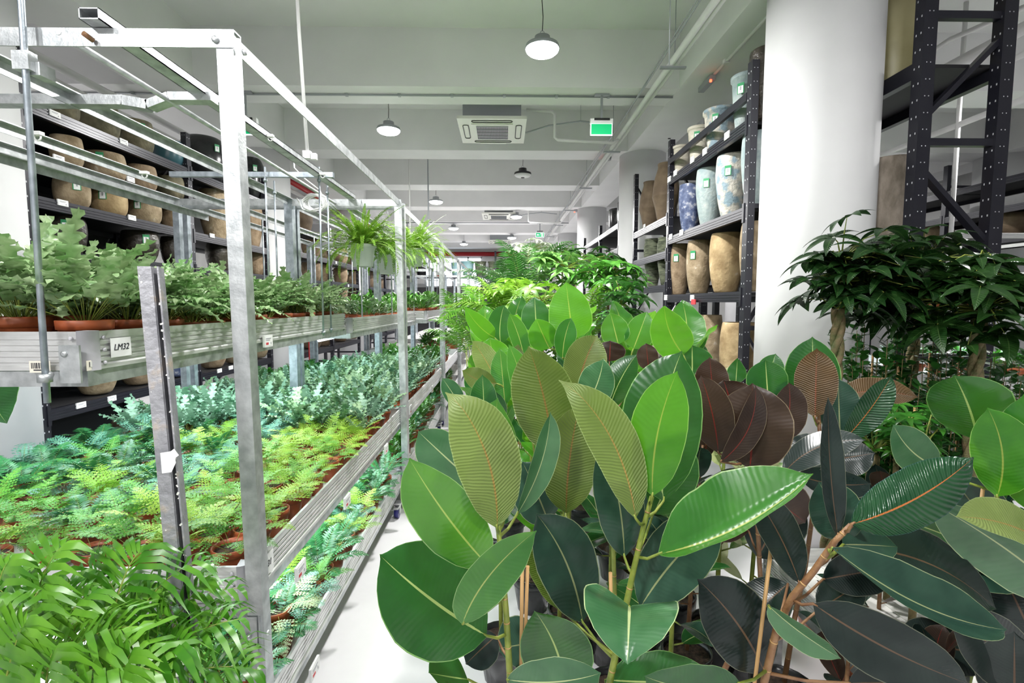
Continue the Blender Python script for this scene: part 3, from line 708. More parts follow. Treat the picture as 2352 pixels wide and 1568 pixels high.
# chipped steel post of the trolley in the left foreground
tr = thing('plant_trolley', 'low steel trolley in the left foreground with a chipped grey corner post', 'trolley', (0, 0, 0))
P0 = at(342, 612, 1.28); P1 = at(421, 1440, 1.20); dr = (P1-P0); P2 = P0+dr*(P0.z-.15)/(P0.z-P1.z)
m = MB(); ax_ = (P2-P0).normalized(); sx = Vector((1, .25, 0)).normalized(); sy = ax_.cross(sx).normalized()
def lbar(m, o1, o2, wx, wy):
    n0 = len(m.v)
    for P in (P0, P2):
        for (a, b) in ((0, 0), (1, 0), (1, 1), (0, 1)): m.v.append(P+sx*(o1+a*wx)+sy*(o2+b*wy))
    for q in ((0, 3, 2, 1), (4, 5, 6, 7), (0, 1, 5, 4), (1, 2, 6, 5), (2, 3, 7, 6), (3, 0, 4, 7)): m.face([n0+i for i in q])
lbar(m, -.024, 0, .030, .004); lbar(m, .004, 0, .004, -.030); lbar(m, .018, -.026, .004, .03); lbar(m, .006, -.030, .016, .004)
lbar(m, -.024, 0, .004, -.02)
m.build('corner_post', 'worn_steel', tr)
m = MB(); rr = random.Random(3)
for k in range(46):
    f = rr.random()**1.2; p = P0.lerp(P1, f)+sx*rr.choice([-.024+rr.uniform(0, .008), .018, .021])+sy*.0
    a = rr.uniform(.0015, .005); m.box(p+Vector((0, -.003, 0)), (a, .002, a*rr.uniform(.6, 2)), 0, Matrix.Rotation(rr.uniform(0, 3), 3, 'Y'))
m.build('dirt_flakes', 'tray_liner', tr)
m = MB(); p = at(385, 1066, 1.22); n0 = len(m.v)
pts = [(368, 1040), (392, 1036), (400, 1030), (411, 1045), (402, 1052), (404, 1062), (394, 1084), (372, 1087)]
for (a, b) in pts: m.v.append(at(a, b, 1.212))
m.face(list(range(n0, n0+len(pts)))[::-1]); m.build('torn_sticker', 'paper', tr)
TX0, TX1, TY0, TY1 = -1.75, P2.x+.02, .55, 1.28
m = MB(); m.bb((TX0, TY0, .12), (TX1, TY1, .15)); m.build('deck', 'galvanised', tr)
for (x, y) in ((TX0+.08, TY0+.08), (TX1-.08, TY0+.08), (TX0+.08, TY1-.08), (TX1-.08, TY1-.08)): caster(tr, x, y)

# ------------------------------------------------------------------ dark pot shelving
def upright(parent, x, y, z1, fx, wx=.055, wy=.075, holes=True, yo=-1):
    """fx: +1/-1 x-direction the aisle face looks to"""
    u = MB().bb((x-wx/2, y-wy/2, 0), (x+wx/2, y+wy/2, z1)).build('upright', 'dark_steel', parent)
    if holes:
        m = MB(); z = .6
        while z < z1-.04:
            for dy in (-.018, .018): m.box((x+fx*(wx/2+.0004), y+dy, z), (.0008, .007, .012))
            m.box((x-.012, y-wy/2-.0004, z+.02), (.006, .0008, .006)); m.box((x+.012, y-wy/2-.0004, z+.02), (.006, .0008, .006))
            z += .1
        m.build('holes', 'hole', u)
    return u
def shelving(label, xf, fx, depth, ys, zt, bays, holes=True, brace=True):
    """xf aisle face, fx direction it faces; bays: list of shelf heights for each bay"""
    t = thing('pot_shelving', label, 'shelving', (0, 0, 0), 0, 'dark pot shelving')
    xb = xf-fx*depth
    for y in ys:
        upright(t, xf-fx*.03, y, zt, fx, holes=holes); upright(t, xb+fx*.03, y, zt, fx, holes=False)
        k = 0; z = .5
        while z < zt-.2:
            MB().bar((xf-fx*.05, y, z), (xb+fx*.05, y, z), .03, .035).build('cross_brace', 'dark_steel', t)
            if brace and z+.95 < zt: 
                a, b = (z+.03, z+.9) if k % 2 else (z+.9, z+.03)
                MB().bar((xf-fx*.05, y+.012, a), (xb+fx*.05, y+.012, b), .022, .035, up=(0, 1, 0)).build('diagonal_brace', 'dark_steel', t)
            z += .95; k += 1
    for bi, lv in enumerate(bays):
        a, b = ys[bi]+.04, ys[bi+1]-.04
        for z in lv:
            m = MB(); m.bb((xf-fx*.035, a, z-.085), (xf, b, z))
            for q in (-.02, -.042, -.064): m.bb((xf, a, z+q-.006), (xf+fx*.004, b, z+q+.006))
            m.bb((xf-fx*.04, a-.03, z-.12), (xf+fx*.005, a, z+.03)); m.bb((xf-fx*.04, b, z-.12), (xf+fx*.005, b+.03, z+.03))
            m.build('shelf_beam', 'dark_steel', t)
            MB().bb((xb, a, z-.085), (xb+fx*.035, b, z)).build('shelf_beam', 'dark_steel', t)
            MB().bb((xb+fx*.03, a, z-.03), (xf-fx*.03, b, z-.006)).build('shelf_board', 'board_dark', t)
    return t
LXF = -3.35; LD = .85
ZL = dict(t=H+1.43, b=H+1.08, c=H+.77, d=H+.39, e=1.35, f=.86, g=.3)
s_left = shelving('tall dark pot shelving along the left side, nearest to the camera', LXF, 1, LD, [3.68, 5.55, 7.3], H+1.80, [[ZL['t'], ZL['b'], ZL['c'], ZL['d'], ZL['e'], ZL['f'], ZL['g']], [ZL['t'], ZL['c'], ZL['d'], ZL['e'], ZL['f'], ZL['g']]])
MB().bb((LXF-LD+.005, 3.76, .3), (LXF-LD+.02, 5.52, ZL['t'])).build('added_dark_sheet', 'board_dark', s_left); MB().bb((LXF-LD+.005, 5.58, ZL['c']), (LXF-LD+.02, 7.28, ZL['t'])).build('added_dark_sheet', 'board_dark', s_left)  # dark sheets added behind the pots; their colour stands in for shelf shade
s_left2 = shelving('dark pot shelving on the left beyond the second column', LXF, 1, LD, [8.35, 9.95, 11.8], H+1.45, [[H+1.25, H+.84, H+.4, H+.02, .8], [H+.84, H+.42, H+.03, .8]])
s_left3 = shelving('dark pot shelving on the left, farthest of the three', LXF, 1, LD, [12.75, 14.5, 16.3], H+1.7, [[H+.9, H+.4, H, .8], [H+.9, H+.4, H, .8]], holes=False)
RXF = 1.885; RD = .62
ZR = dict(a=H+1.41, b=H+.745, c=H+.09, d=.82)
s_r = shelving('tall dark pot shelving behind the large white column on the right', RXF, -1, RD, [3.93, 5.79, 7.3], H+1.83, [[ZR['a'], ZR['b'], ZR['c'], ZR['d']], [H+1.0, H+.6, H+.21, .95]])
MB().bb((RXF+RD-.02, 3.97, H+.12), (RXF+RD-.005, 5.75, ZR['a'])).build('added_dark_sheet', 'board_dark', s_r)  # added dark sheet imitating the deep shade behind these pots
m = MB(); m.bb((RXF, 3.97, H+1.56), (RXF+.03, 5.75, H+1.62)); m.build('guard_rail', 'dark_steel', s_r)
m = MB(); m.bb((RXF, 5.83, H+1.86), (RXF+.03, 5.84, H+1.87)); m.build('bolt', 'dark_steel', s_r)
s_r2 = shelving('dark pot shelving on the right beyond the second column', RXF, -1, RD+.2, [8.25, 9.9, 11.8], H+1.5, [[H+1.3, H+.9, H+.45, .9], [H+1.3, H+.98, H+.5, .9]])
s_r3 = shelving('dark pot shelving on the right, farthest of the three', RXF, -1, RD+.2, [12.7, 14.3, 16.2], H+1.5, [[H+1.1, H+.8, H+.4, .9], [H+1.1, H+.8, H+.4, .9]], holes=False)
# frame to the right of the column
YF2 = 3.18
pL = at(2088, 695, YF2); pR = at(2262, 695, YF2)
s_f = thing('pot_shelving', 'tall dark rack frame right of the large white column, closest to the camera', 'shelving', (0, 0, 0), 0, 'dark pot shelving')
ZT = 4.2
for y in (YF2, 6.5):
    for k, x in enumerate((pL.x, pR.x)):
        u = upright(s_f, x, y, ZT, -1, wx=.085, wy=.075, holes=True)
    def hb(z):
        return MB().bar((pL.x+.04, y, z), (pR.x-.04, y, z), .04, .045).build('cross_brace', 'dark_steel', s_f)
    for (px, py) in ((2200, 37), (2195, 328), (2190, 820)): hb(at(px, py, YF2).z)
    q = at(2110, 268, YF2), at(2290, 85, YF2); MB().bar((pL.x+.03, y+.01, q[0].z), (pR.x-.01, y+.01, q[1].z), .03, .05, up=(0, 1, 0)).build('diagonal_brace', 'dark_steel', s_f)
    q = at(2105, 390, YF2), at(2240, 560, YF2); MB().bar((pL.x+.03, y+.01, q[0].z), (pR.x-.01, y+.01, q[1].z), .03, .05, up=(0, 1, 0)).build('diagonal_brace', 'dark_steel', s_f)
ZF1 = at(2120, 137, YF2).z; ZF2 = at(2120, 550, YF2).z
for z in (ZF1, ZF2, 1.05):
    for x in (pL.x, pR.x): MB().bb((x-.025, YF2+.04, z-.1), (x+.025, 6.46, z)).build('shelf_beam', 'dark_steel', s_f)
    MB().bb((pL.x, YF2+.04, z-.03), (pR.x, 6.46, z-.008)).build('shelf_board', 'board_dark', s_f)
s_far = shelving('long dark shelving seen far behind the rack frame at right', 6.5, -1, .8, [5.0, 7.4, 9.8, 12.2], H+2.0, [[H+1.62, H+1.25, H+.86, H+.23]]*3, holes=False, brace=False)
# shelving against the far end wall
s_end = shelving('dark shelving standing in front of the far end wall', 0, -1, .7, [0, 2.2, 4.4, 6.6], 3.75, [[2.75, 1.5], [2.75, 1.5], [2.75, 1.5]], holes=False, brace=False)
MB().bb((.66, .05, .1), (.68, 6.55, 2.3)).build('added_dark_sheet', 'board_dark', s_end)  # dark sheet added only to darken the bright far end
s_end.rotation_euler = (0, 0, PI/2); s_end.location = (1.9, 20.6, 0)
# small labels on shelf beams
def shelf_label(parent, px, py, X, fx, w=.09, h=.045):
    p = atx(px, py, X+fx*.006); price_plate(parent, p, (fx, 0, 0), w, h, name='shelf_label', red=False)
for (px, py) in ((126, 262), (284, 326), (135, 364), (300, 412), (144, 466), (303, 500), (186, 930), (257, 915), (504, 851), (530, 844), (487, 541), (477, 381)):
    shelf_label(s_left, px, py, LXF, 1)
for (px, py) in ((2, 2),): pass
for (px, py) in ((1619, 348), (1670, 311), (1590, 367), (1551, 397), (1537, 412), (1540, 544), (1565, 534), (1529, 683), (1590, 684)): shelf_label(s_r, px, py, RXF, -1, .09, .06)
for (px, py) in ((1480, 519), (1479, 656)): shelf_label(s_r, px, py, RXF, -1, .07, .045)
p = atx(1593, 693, RXF-.02); MB().box(p, (.01, .10, .05)).build('red_leaflet', 'red_ink', s_r)
for (px, py) in ((772, 603), (812, 610), (800, 656)): shelf_label(s_left2, px, py, LXF, 1, .08, .05)

# ------------------------------------------------------------------ ceramic pots
PROF = {
 'bowl': [(.30, 0), (.38, .02), (.47, .2), (.5, .45), (.5, .7), (.47, .92), (.45, 1), (.42, 1), (.43, .9), (.44, .6)],
 'wide': [(.22, 0), (.34, .04), (.46, .3), (.5, .6), (.48, .85), (.42, 1), (.38, 1), (.39, .9), (.42, .7)],
 'barrel': [(.27, 0), (.33, .02), (.44, .25), (.5, .55), (.49, .8), (.44, 1), (.40, 1), (.41, .9), (.44, .7)],
 'tall': [(.26, 0), (.30, .02), (.42, .3), (.5, .65), (.49, .85), (.46, 1), (.42, 1), (.43, .9), (.45, .7)],
 'cyl': [(.36, 0), (.42, .02), (.49, .3), (.5, .7), (.49, 1), (.44, 1), (.44, .9), (.44, .7)],
 'cone': [(.28, 0), (.31, .02), (.42, .55), (.46, .92), (.5, .93), (.5, 1), (.46, 1), (.43, .8)],
 'round': [(.25, 0), (.36, .06), (.48, .32), (.5, .55), (.46, .8), (.36, .96), (.30, 1), (.27, 1), (.3, .9)],
 'urn': [(.24, 0), (.28, .02), (.40, .3), (.495, .44), (.505, .46), (.495, .48), (.43, .75), (.30, .93), (.33, 1), (.29, 1), (.27, .93)],
 'ring': [(.22, 0), (.25, .02), (.34, .2), (.44, .45), (.5, .7), (.49, .85), (.44, .95), (.46, 1), (.42, 1), (.4, .9)],
}
def mkpot(kind, D, Ht, mat, loc, label, group, tagside=None, tagcol='green', rz=0):
    pr = [(r*D, z*Ht) for r, z in PROF[kind]]
    if kind in ('bowl', 'barrel', 'tall', 'wide', 'cyl', 'round', 'urn'):
        # denser outline
        q = []
        for i in range(len(pr)-1):
            for k in range(3):
                f = k/3; q.append((pr[i][0]*(1-f)+pr[i+1][0]*f, pr[i][1]*(1-f)+pr[i+1][1]*f))
        q.append(pr[-1]); 
        for _ in range(1): q = [q[0]]+[((q[i-1][0]+2*q[i][0]+q[i+1][0])/4, (q[i-1][1]+2*q[i][1]+q[i+1][1])/4) for i in range(1, len(q)-1)]+[q[-1]]
        pr = q
    if kind == 'ring' or mat == 'pot_cream':
        q = []
        for i in range(len(pr)-1):
            for k in range(6):
                f = k/6; q.append(((pr[i][0]*(1-f)+pr[i+1][0]*f)*(1+.012*(k % 2)), pr[i][1]*(1-f)+pr[i+1][1]*f))
        pr = q+[pr[-1]]
    m = MB().lathe(pr, 36, wob=.006 if mat not in ('pot_black',) else 0)
    t = thing('ceramic_pot', label, 'pot', loc, rz, group)
    m.build('body', mat, t)
    if tagside is not None:
        a = tagside; r = .5*D+.004; x = Vector((math.cos(a), math.sin(a), 0)); y = Vector((-math.sin(a), math.cos(a), 0)); R = Matrix((y, x, Vector((0, 0, 1)))).transposed()
        g = MB().box(x*r+Vector((0, 0, Ht*.72)), (.055, .002, .085), 0, R).build('price_tag', 'tag_green' if tagcol == 'green' else 'paper', t)
        MB().box(x*(r+.0015)+Vector((0, 0, Ht*.72-.01)), (.042, .001, .058), 0, R).build('tag_paper', 'paper', g)
        MB().box(x*(r+.0024)+Vector((0, 0, Ht*.72)), (.01, .0008, .03), 0, R).build('tag_print', 'grey_ink', g)
    return t
def shelfpot(px, y0, y1, wpx, kind, mat, xf, fx, z, label, group, tagged=None, back=.03, maxh=9):
    pyc = (y0+y1)/2; X = xf; D = .3
    for _ in range(4):
        X = xf-fx*(back+D/2); p = atx(px, pyc, X); r = X/p.y; D = wpx*p.y/F/math.sqrt(1+r*r)
    Ht = min((y1-y0)*p.y/F, maxh)
    ts = None
    if tagged is not None: ts = math.atan2(-p.y, -p.x)+tagged
    return mkpot(kind, D, Ht, mat, (p.x, p.y, z), label, group, ts)
GL_ = 'pots on the left shelving'
LP = [
 (150, 228, 285, 66, 'bowl', 'pot_olive', 't', 'leftmost olive pot, half behind the upright', None),
 (226, 245, 316, 98, 'bowl', 'pot_olive', 't', 'wide mottled olive pot, second from the left', None),
 (314, 275, 348, 78, 'bowl', 'pot_olive', 't', 'olive pot with a white tag', .3),
 (386, 322, 376, 74, 'bowl', 'pot_teal', 't', 'glossy dark teal pot with a white tag', .4),
 (152, 292, 370, 78, 'bowl', 'pot_sand', 'b', 'beige pot nearest the camera', None),
 (240, 330, 402, 98, 'bowl', 'pot_sand', 'b', 'wide beige pot with a green tag', -.2),
 (322, 366, 427, 76, 'bowl', 'pot_tan', 'b', 'tan pot, third from the left', None),
 (391, 398, 450, 66, 'bowl', 'pot_olive', 'b', 'smaller grey-olive pot beside the middle upright', None),
 (165, 392, 472, 86, 'bowl', 'pot_sand', 'c', 'beige pot with a green price tag nearest the camera', .25),
 (250, 423, 491, 86, 'bowl', 'pot_ochre', 'c', 'ochre-streaked pot, second from the left', -.3),
 (331, 447, 510, 80, 'bowl', 'pot_sand', 'c', 'beige pot with a small green tag, third from the left', -.35),
 (398, 467, 528, 58, 'bowl', 'pot_tan', 'c', 'tan pot with a green tag beside the middle upright', .3),
 (152, 488, 590, 100, 'barrel', 'pot_darkbrown', 'd', 'glossy crumpled dark brown pot with a green tag', .0),
 (322, 528, 602, 90, 'barrel', 'pot_darkbrown', 'd', 'dark brown pot with a green tag above the leafy tray', .3),
 (398, 540, 606, 60, 'barrel', 'pot_darkbrown', 'd', 'small dark pot beside the middle upright', .3),
]
SH = {'t': 'top shelf', 'b': 'second shelf', 'c': 'third shelf', 'd': 'fourth shelf'}
for (px, y0, y1, wd, k, mt, sh, lb, tg) in LP:
    zn = {'t': 't', 'b': 'b', 'c': 'c', 'd': 'd'}[sh]
    shelfpot(px, y0, y1, wd, k, mt, LXF, 1, ZL[zn]+.001, '%s, %s at left' % (lb, SH[sh]), GL_+', '+SH[sh], tg, maxh=.235 if sh in 'bc' else .30)
for (px, y0, y1, wd, k, mt, zn, lb, tg, mh) in (
 (467, 292, 396, 122, 'round', 'pot_black', 't', 'largest glossy black round pot on top of the left shelving', .5, 9),
 (575, 345, 440, 70, 'round', 'pot_black', 't', 'smaller glossy black round pot on top, just behind the front post', .3, 9),
 (492, 410, 545, 72, 'tall', 'pot_sand', 'c', 'tall beige jar left of the front post, left shelving', None, .6),
 (577, 440, 556, 52, 'tall', 'pot_tan', 'c', 'tall tan jar right of the front post, left shelving', None, .6),
 (590, 588, 640, 50, 'barrel', 'pot_tan', 'd', 'ribbed tan pot just right of the front post', None, .34),
 (503, 575, 640, 60, 'barrel', 'pot_darkbrown', 'd', 'dark pot behind the leafy top tray, left shelving', None, .34),
 (221, 825, 910, 104, 'wide', 'pot_sand', 'f', 'large mottled round bowl at the lower left under the top tray', None, .44),
 (318, 815, 887, 96, 'wide', 'pot_tan', 'f', 'second round tan bowl behind the chipped post', None, .44),
 (400, 800, 868, 70, 'wide', 'pot_blue', 'f', 'dark bluish bowl in the shade of the lower shelf', None, .42),
 (487, 785, 848, 70, 'wide', 'pot_tan', 'f', 'round tan bowl left of the front post, lower shelf', None, .42),
 (538, 782, 836, 62, 'wide', 'pot_sand', 'f', 'mottled pale bowl left of the front post, lower shelf', None, .42),
 (590, 776, 822, 56, 'wide', 'pot_sand', 'f', 'pale bowl just right of the front post, lower shelf', None, .42),
 (300, 950, 1010, 100, 'wide', 'pot_brown', 'g', 'brown bowl on the bottom shelf behind the ferns', None, .4),
):
    shelfpot(px, y0, y1, wd, k, mt, LXF, 1, ZL[zn]+.001, lb, GL_, tg, maxh=mh)
# second left shelving
for j, (zz, yy, lab) in enumerate(((H+.84, (558, 594), 'upper'), (H+.4, (612, 650), 'middle'), (H+.02, (662, 697), 'lower'), (.8, (770, 830), 'bottom'))):
    for i, px in enumerate((716, 741, 782, 808)):
        hh = (.34, .36, .34, .5)[j]; dd = (.36, .36, .36, .42)[j]
        X = LXF-.03-dd/2; p = atx(px, sum(yy)/2, X)
        mkpot('barrel', dd*(.86 if i > 1 else 1), hh*(.95+.05*i/3), ('pot_tan', 'pot_sand', 'pot_tan')[i % 3] if j != 3 else 'pot_brown', (X, p.y, zz+.001), '%s tan pot from the left, %s shelf beyond the second left column' % (ORD[i+1], lab), 'tan pots beyond the second left column', .2 if i in (2, 3) and j < 3 else None)
for i, (y, zz, D, Ht) in enumerate(((8.8, H+1.25, .5, .3), (9.4, H+1.25, .5, .42), (13.3, H+.4, .5, .5), (14.0, H+.4, .45, .45), (13.4, H, .5, .4), (15.2, H+.4, .4, .3))):
    mkpot('barrel', D, Ht, 'pot_brown', (LXF-.4, y, zz+.001), '%s brown pot, shelving %s' % (ORD[i+1], 'beyond the second left column, top shelf' if i < 2 else 'farthest along the left side'), 'brown pots far along the left side')
# right shelving, near bay
GR = 'pots on the right shelving'
RP = [
 (1566, 322, 390, 46, 'cone', 'pot_cream', 'a', 'smallest cream ribbed pot, top shelf of the right shelving', None, .40),
 (1606, 288, 372, 56, 'cone', 'pot_cream', 'a', 'cream ribbed pot with a green tag, top shelf of the right shelving', -.2, .42),
 (1655, 254, 350, 84, 'cone', 'pot_patina', 'a', 'weathered ribbed pot with chipped rim, top shelf of the right shelving', -.3, .44),
 (1716, 195, 320, 80, 'cone', 'pot_paleblue', 'a', 'pale blue-grey pot beside the near upright, top shelf of the right shelving', -.4, .5),
 (1762, 150, 300, 90, 'cyl', 'pot_darkbrown', 'a', 'dark pot half hidden by the white column, top shelf', None, .55),
 (1585, 420, 530, 54, 'tall', 'pot_blue', 'b', 'weathered navy blue jar on the right shelving', None, .58),
 (1632, 384, 514, 70, 'tall', 'pot_paleblue', 'b', 'pale blue-green jar with a green tag on the right shelving', -.3, .6),
 (1684, 352, 494, 84, 'tall', 'pot_patina', 'b', 'blue and cream patinated jar with a green tag', -.3, .62),
 (1742, 308, 476, 84, 'tall', 'pot_paleblue', 'b', 'pale blue jar between near upright and the white column', None, .64),
 (1560, 561, 676, 52, 'barrel', 'pot_tan', 'c', 'narrow tan jar with a green tag, leftmost of the middle shelf', -.3, .62),
 (1606, 553, 674, 62, 'barrel', 'pot_sand', 'c', 'sand jar with a green tag, second on the middle shelf', -.5, .62),
 (1668, 538, 673, 82, 'barrel', 'pot_ochre', 'c', 'widest yellow ochre jar on the middle shelf', None, .64),
 (1736, 514, 671, 80, 'barrel', 'pot_sand', 'c', 'sand jar behind the near upright on the middle shelf', None, .66),
 (1576, 704, 850, 52, 'barrel', 'pot_sand', 'd', 'sand jar on the bottom shelf above the ficus leaves, leftmost', None, .72),
 (1628, 704, 870, 66, 'barrel', 'pot_sand', 'd', 'yellowish sand jar on the bottom shelf, second from the left', None, .74),
 (1700, 706, 880, 100, 'barrel', 'pot_ochre', 'd', 'broad pale jar on the bottom shelf beside the near upright', None, .76),
]
for (px, y0, y1, wd, k, mt, zn, lb, tg, mh) in RP:
    shelfpot(px, y0, y1, wd, k, mt, RXF, -1, ZR[zn]+.001, lb, GR, tg, maxh=mh, back=.03)
for (px, y0, y1, wd, k, mt, z, lb, tg, mh) in (
 (1494, 402, 512, 52, 'urn', 'pot_brown', H+1.0, 'brown ridged urn with a pointed shoulder, left of two', None, .8),
 (1530, 370, 505, 64, 'urn', 'pot_brown', H+1.0, 'larger brown ridged urn behind the middle upright', None, .9),
 (1500, 546, 655, 44, 'ring', 'pot_moss', H+.21, 'mossy green ringed urn, left of two on the right shelving', None, .68),
 (1530, 546, 655, 44, 'ring', 'pot_moss', H+.21, 'mossy green ringed urn behind the middle upright', None, .68),
 (1483, 676, 760, 34, 'barrel', 'pot_moss', .95, 'dark green jar with a white tag, low on the right shelving', -.2, .72),
 (1510, 680, 770, 34, 'ring', 'pot_cream', .95, 'pale ringed jar low on the right shelving', None, .72),
): shelfpot(px, y0, y1, wd, k, mt, RXF, -1, z+.001, lb, GR, tg, maxh=mh)
# right shelving beyond the second column
i = 0
for (y, z, D, Ht, k, mt) in ((8.7, H+1.3, .48, .42, 'cyl', 'pot_black'), (9.4, H+1.3, .48, .42, 'cyl', 'pot_black'), (8.6, H+.9, .4, .3, 'barrel', 'pot_brown'), (8.6, H+.45, .4, .4, 'barrel', 'pot_moss'), (9.1, H+.45, .45, .42, 'barrel', 'pot_brown'), (9.6, H+.45, .38, .4, 'barrel', 'pot_stone'),
    (8.7, .9, .5, .5, 'cone', 'pot_moss'), (9.4, .9, .5, .5, 'cone', 'pot_moss'), (10.4, H+.5, .42, .4, 'barrel', 'pot_tan'), (11.0, H+.5, .42, .4, 'barrel', 'pot_brown'), (10.3, .9, .5, .6, 'cone', 'pot_blue'), (10.9, .9, .45, .6, 'cone', 'pot_moss'),
    (13.1, H+1.1, .5, .38, 'barrel', 'pot_black'), (13.7, H+.8, .36, .25, 'barrel', 'pot_brown'), (13.2, H+.4, .4, .34, 'barrel', 'pot_black'), (13.8, H+.4, .36, .36, 'cyl', 'pot_tan'), (15.0, H+.4, .4, .4, 'cyl', 'pot_black')):
    i += 1
    far = 'farthest right shelving' if y > 12 else 'shelving beyond the second right column'
    mkpot(k, D, Ht, mt, (RXF+.08+D/2, y, z+.001), '%s pot, %s from the camera end, %s' % ({'pot_black': 'black', 'pot_brown': 'brown', 'pot_moss': 'dark green', 'pot_stone': 'stone-grey', 'pot_tan': 'tan', 'pot_blue': 'navy'}[mt], ORD[i if y < 12 else i-12], far), 'pots far along the right side')
# pots on frame shelves to the right of the column
p = at(2098, 40, 3.9); mkpot('cyl', .44, .8, 'pot_yellow', (pL.x+.22, 3.72, ZF1), 'tall yellow-green glazed pot on top of the rack frame right of the column', 'pots in the rack frame')
mkpot('cyl', .36, .58, 'pot_stone', (pL.x+.08, 3.52, ZF2), 'tall weathered stone pot standing in the rack frame right of the column', 'pots in the rack frame')
for i, (y, z, D, Ht) in enumerate(((5.9, H+.86, .6, .33), (6.8, H+.86, .55, .34), (8.0, H+.86, .55, .34), (9.1, H+.86, .55, .34), (6.1, H+.23, .55, .4), (7.0, H+.23, .55, .4), (8.2, H+.23, .55, .4), (6.2, H+1.25, .55, .3))):
    mkpot('wide', D, Ht, 'pot_brown' if i % 2 else 'pot_tan', (6.5+.38, y, z+.001), '%s brown pot on the far shelving seen through the rack frame' % ORD[i+1], 'pots on the far right shelving')
# pots on the far end shelving
for i, (px, mt, D) in enumerate(((1048, 'pot_lightteal', .42), (1074, 'pot_lightteal', .48), (1103, 'pot_moss', .44), (1134, 'pot_moss', .44), (968, 'pot_black', .5), (1190, 'pot_moss', .44), (1258, 'pot_black', .44))):
    p = at(px, 600, 20.9); mkpot('cone', D*1.15, .60, mt, (p.x, 20.95, 2.751), '%s pot on the end wall shelving, %s' % ({'pot_lightteal': 'light teal', 'pot_moss': 'dark olive', 'pot_black': 'black'}[mt], ('left of two', 'right of two', 'left of three', 'middle of three', 'behind the rack posts', 'right of three', 'above the palms')[i]), 'pots on the far end shelving')

# ------------------------------------------------------------------ leaves
WP = {'rubber': [(0, .02), (.03, .22), (.08, .45), (.18, .74), (.32, .93), (.48, 1), (.62, .98), (.76, .84), (.87, .58), (.93, .34), (.965, .14), (.985, .05), (1, .015)],
      'broad': [(0, .05), (.04, .5), (.12, .82), (.25, .98), (.4, 1), (.6, .92), (.78, .68), (.9, .38), (.97, .12), (1, .01)],
      'narrow': [(0, .15), (.1, .6), (.25, .95), (.4, 1), (.6, .85), (.8, .5), (.93, .2), (1, .02)],
      'oval': [(0, .05), (.12, .6), (.3, .95), (.5, 1), (.7, .88), (.88, .5), (1, .02)]}
def interp(tb, t):
    for i in range(len(tb)-1):
        if t <= tb[i+1][0]:
            a, b = tb[i], tb[i+1]; f = (t-a[0])/(b[0]-a[0]+1e-9); return a[1]*(1-f)+b[1]*f
    return tb[-1][1]
def blade(m, base, tip, wd, nrm, bend=0, sag=0, fold=.12, curl=0, shape='rubber', nl=16, nw=6, mi=0, wave=0, twist=0, lip=0):
    base = Vector(base); tip = Vector(tip); ax = tip-base; L = ax.length; a = ax.normalized()
    n = Vector(nrm); n = n-a*n.dot(a)
    if n.length < 1e-4: n = a.orthogonal()
    n.normalize(); s = a.cross(n)
    tb = WP[shape]
    ts = sorted(set([i/nl for i in range(nl+1)]+([.93, .965, .985] if nl > 10 else [])))
    P = []; UV = []; ph = random.random()*6
    for t in ts:
        c = base+ax*t+n*(sag*4*t*(1-t)*L)+s*(bend*4*t*(1-t)*L)
        c += n*lip*L*max(0, t-.85)**2*20
        dt = (ax+n*(sag*4*(1-2*t)*L)+s*(bend*4*(1-2*t)*L)).normalized()
        nn = (n-dt*n.dot(dt)).normalized(); ss = dt.cross(nn)
        if twist:
            R = Matrix.Rotation(twist*(t-.5), 3, dt); nn = R @ nn; ss = R @ ss
        h = wd/2*interp(tb, t); row = []; ur = []
        for j in range(nw+1):
            u = j/nw*2-1; f = fold; q = abs(u)
            x = h*u*math.cos(f); z = h*q*math.sin(f)-curl*h*q*q*.6
            if wave: z += wave*wd*math.sin(t*19+u*2+ph)*q
            row.append(c+ss*x+nn*z); ur.append(((u+1)/2, t))
        P.append(row); UV.append(ur)
    m.grid(P, UV, mi); return m
def fullpot(parent, r=.06, h=.105, mat='terracotta', z=0, name='pot', soil=True):
    pr = [(r*.68, z), (r*.72, z+.002), (r*.92, z+h*.72), (r*.93, z+h*.74), (r, z+h*.75), (r*1.02, z+h*.99), (r*1.0, z+h), (r*.94, z+h), (r*.92, z+h*.8)]
    q = MB().lathe(pr, 20).build(name, mat, parent)
    ch = [q]
    if soil: ch.append(MB().lathe([(.0005, z+h*.87), (r*.92, z+h*.86)], 14, cap0=False).build('soil', 'soil', parent))
    return ch
def frond_pts(L, elev, az, arch, n=12, origin=(0, 0, 0)):
    """arching midrib points"""
    p = Vector(origin); pts = [p.copy()]; e = elev
    for i in range(n):
        d = Vector((math.cos(az)*math.cos(e), math.sin(az)*math.cos(e), math.sin(e))); p = p+d*(L/n); pts.append(p.copy()); e -= arch/n*(.5+i/n)
    return pts
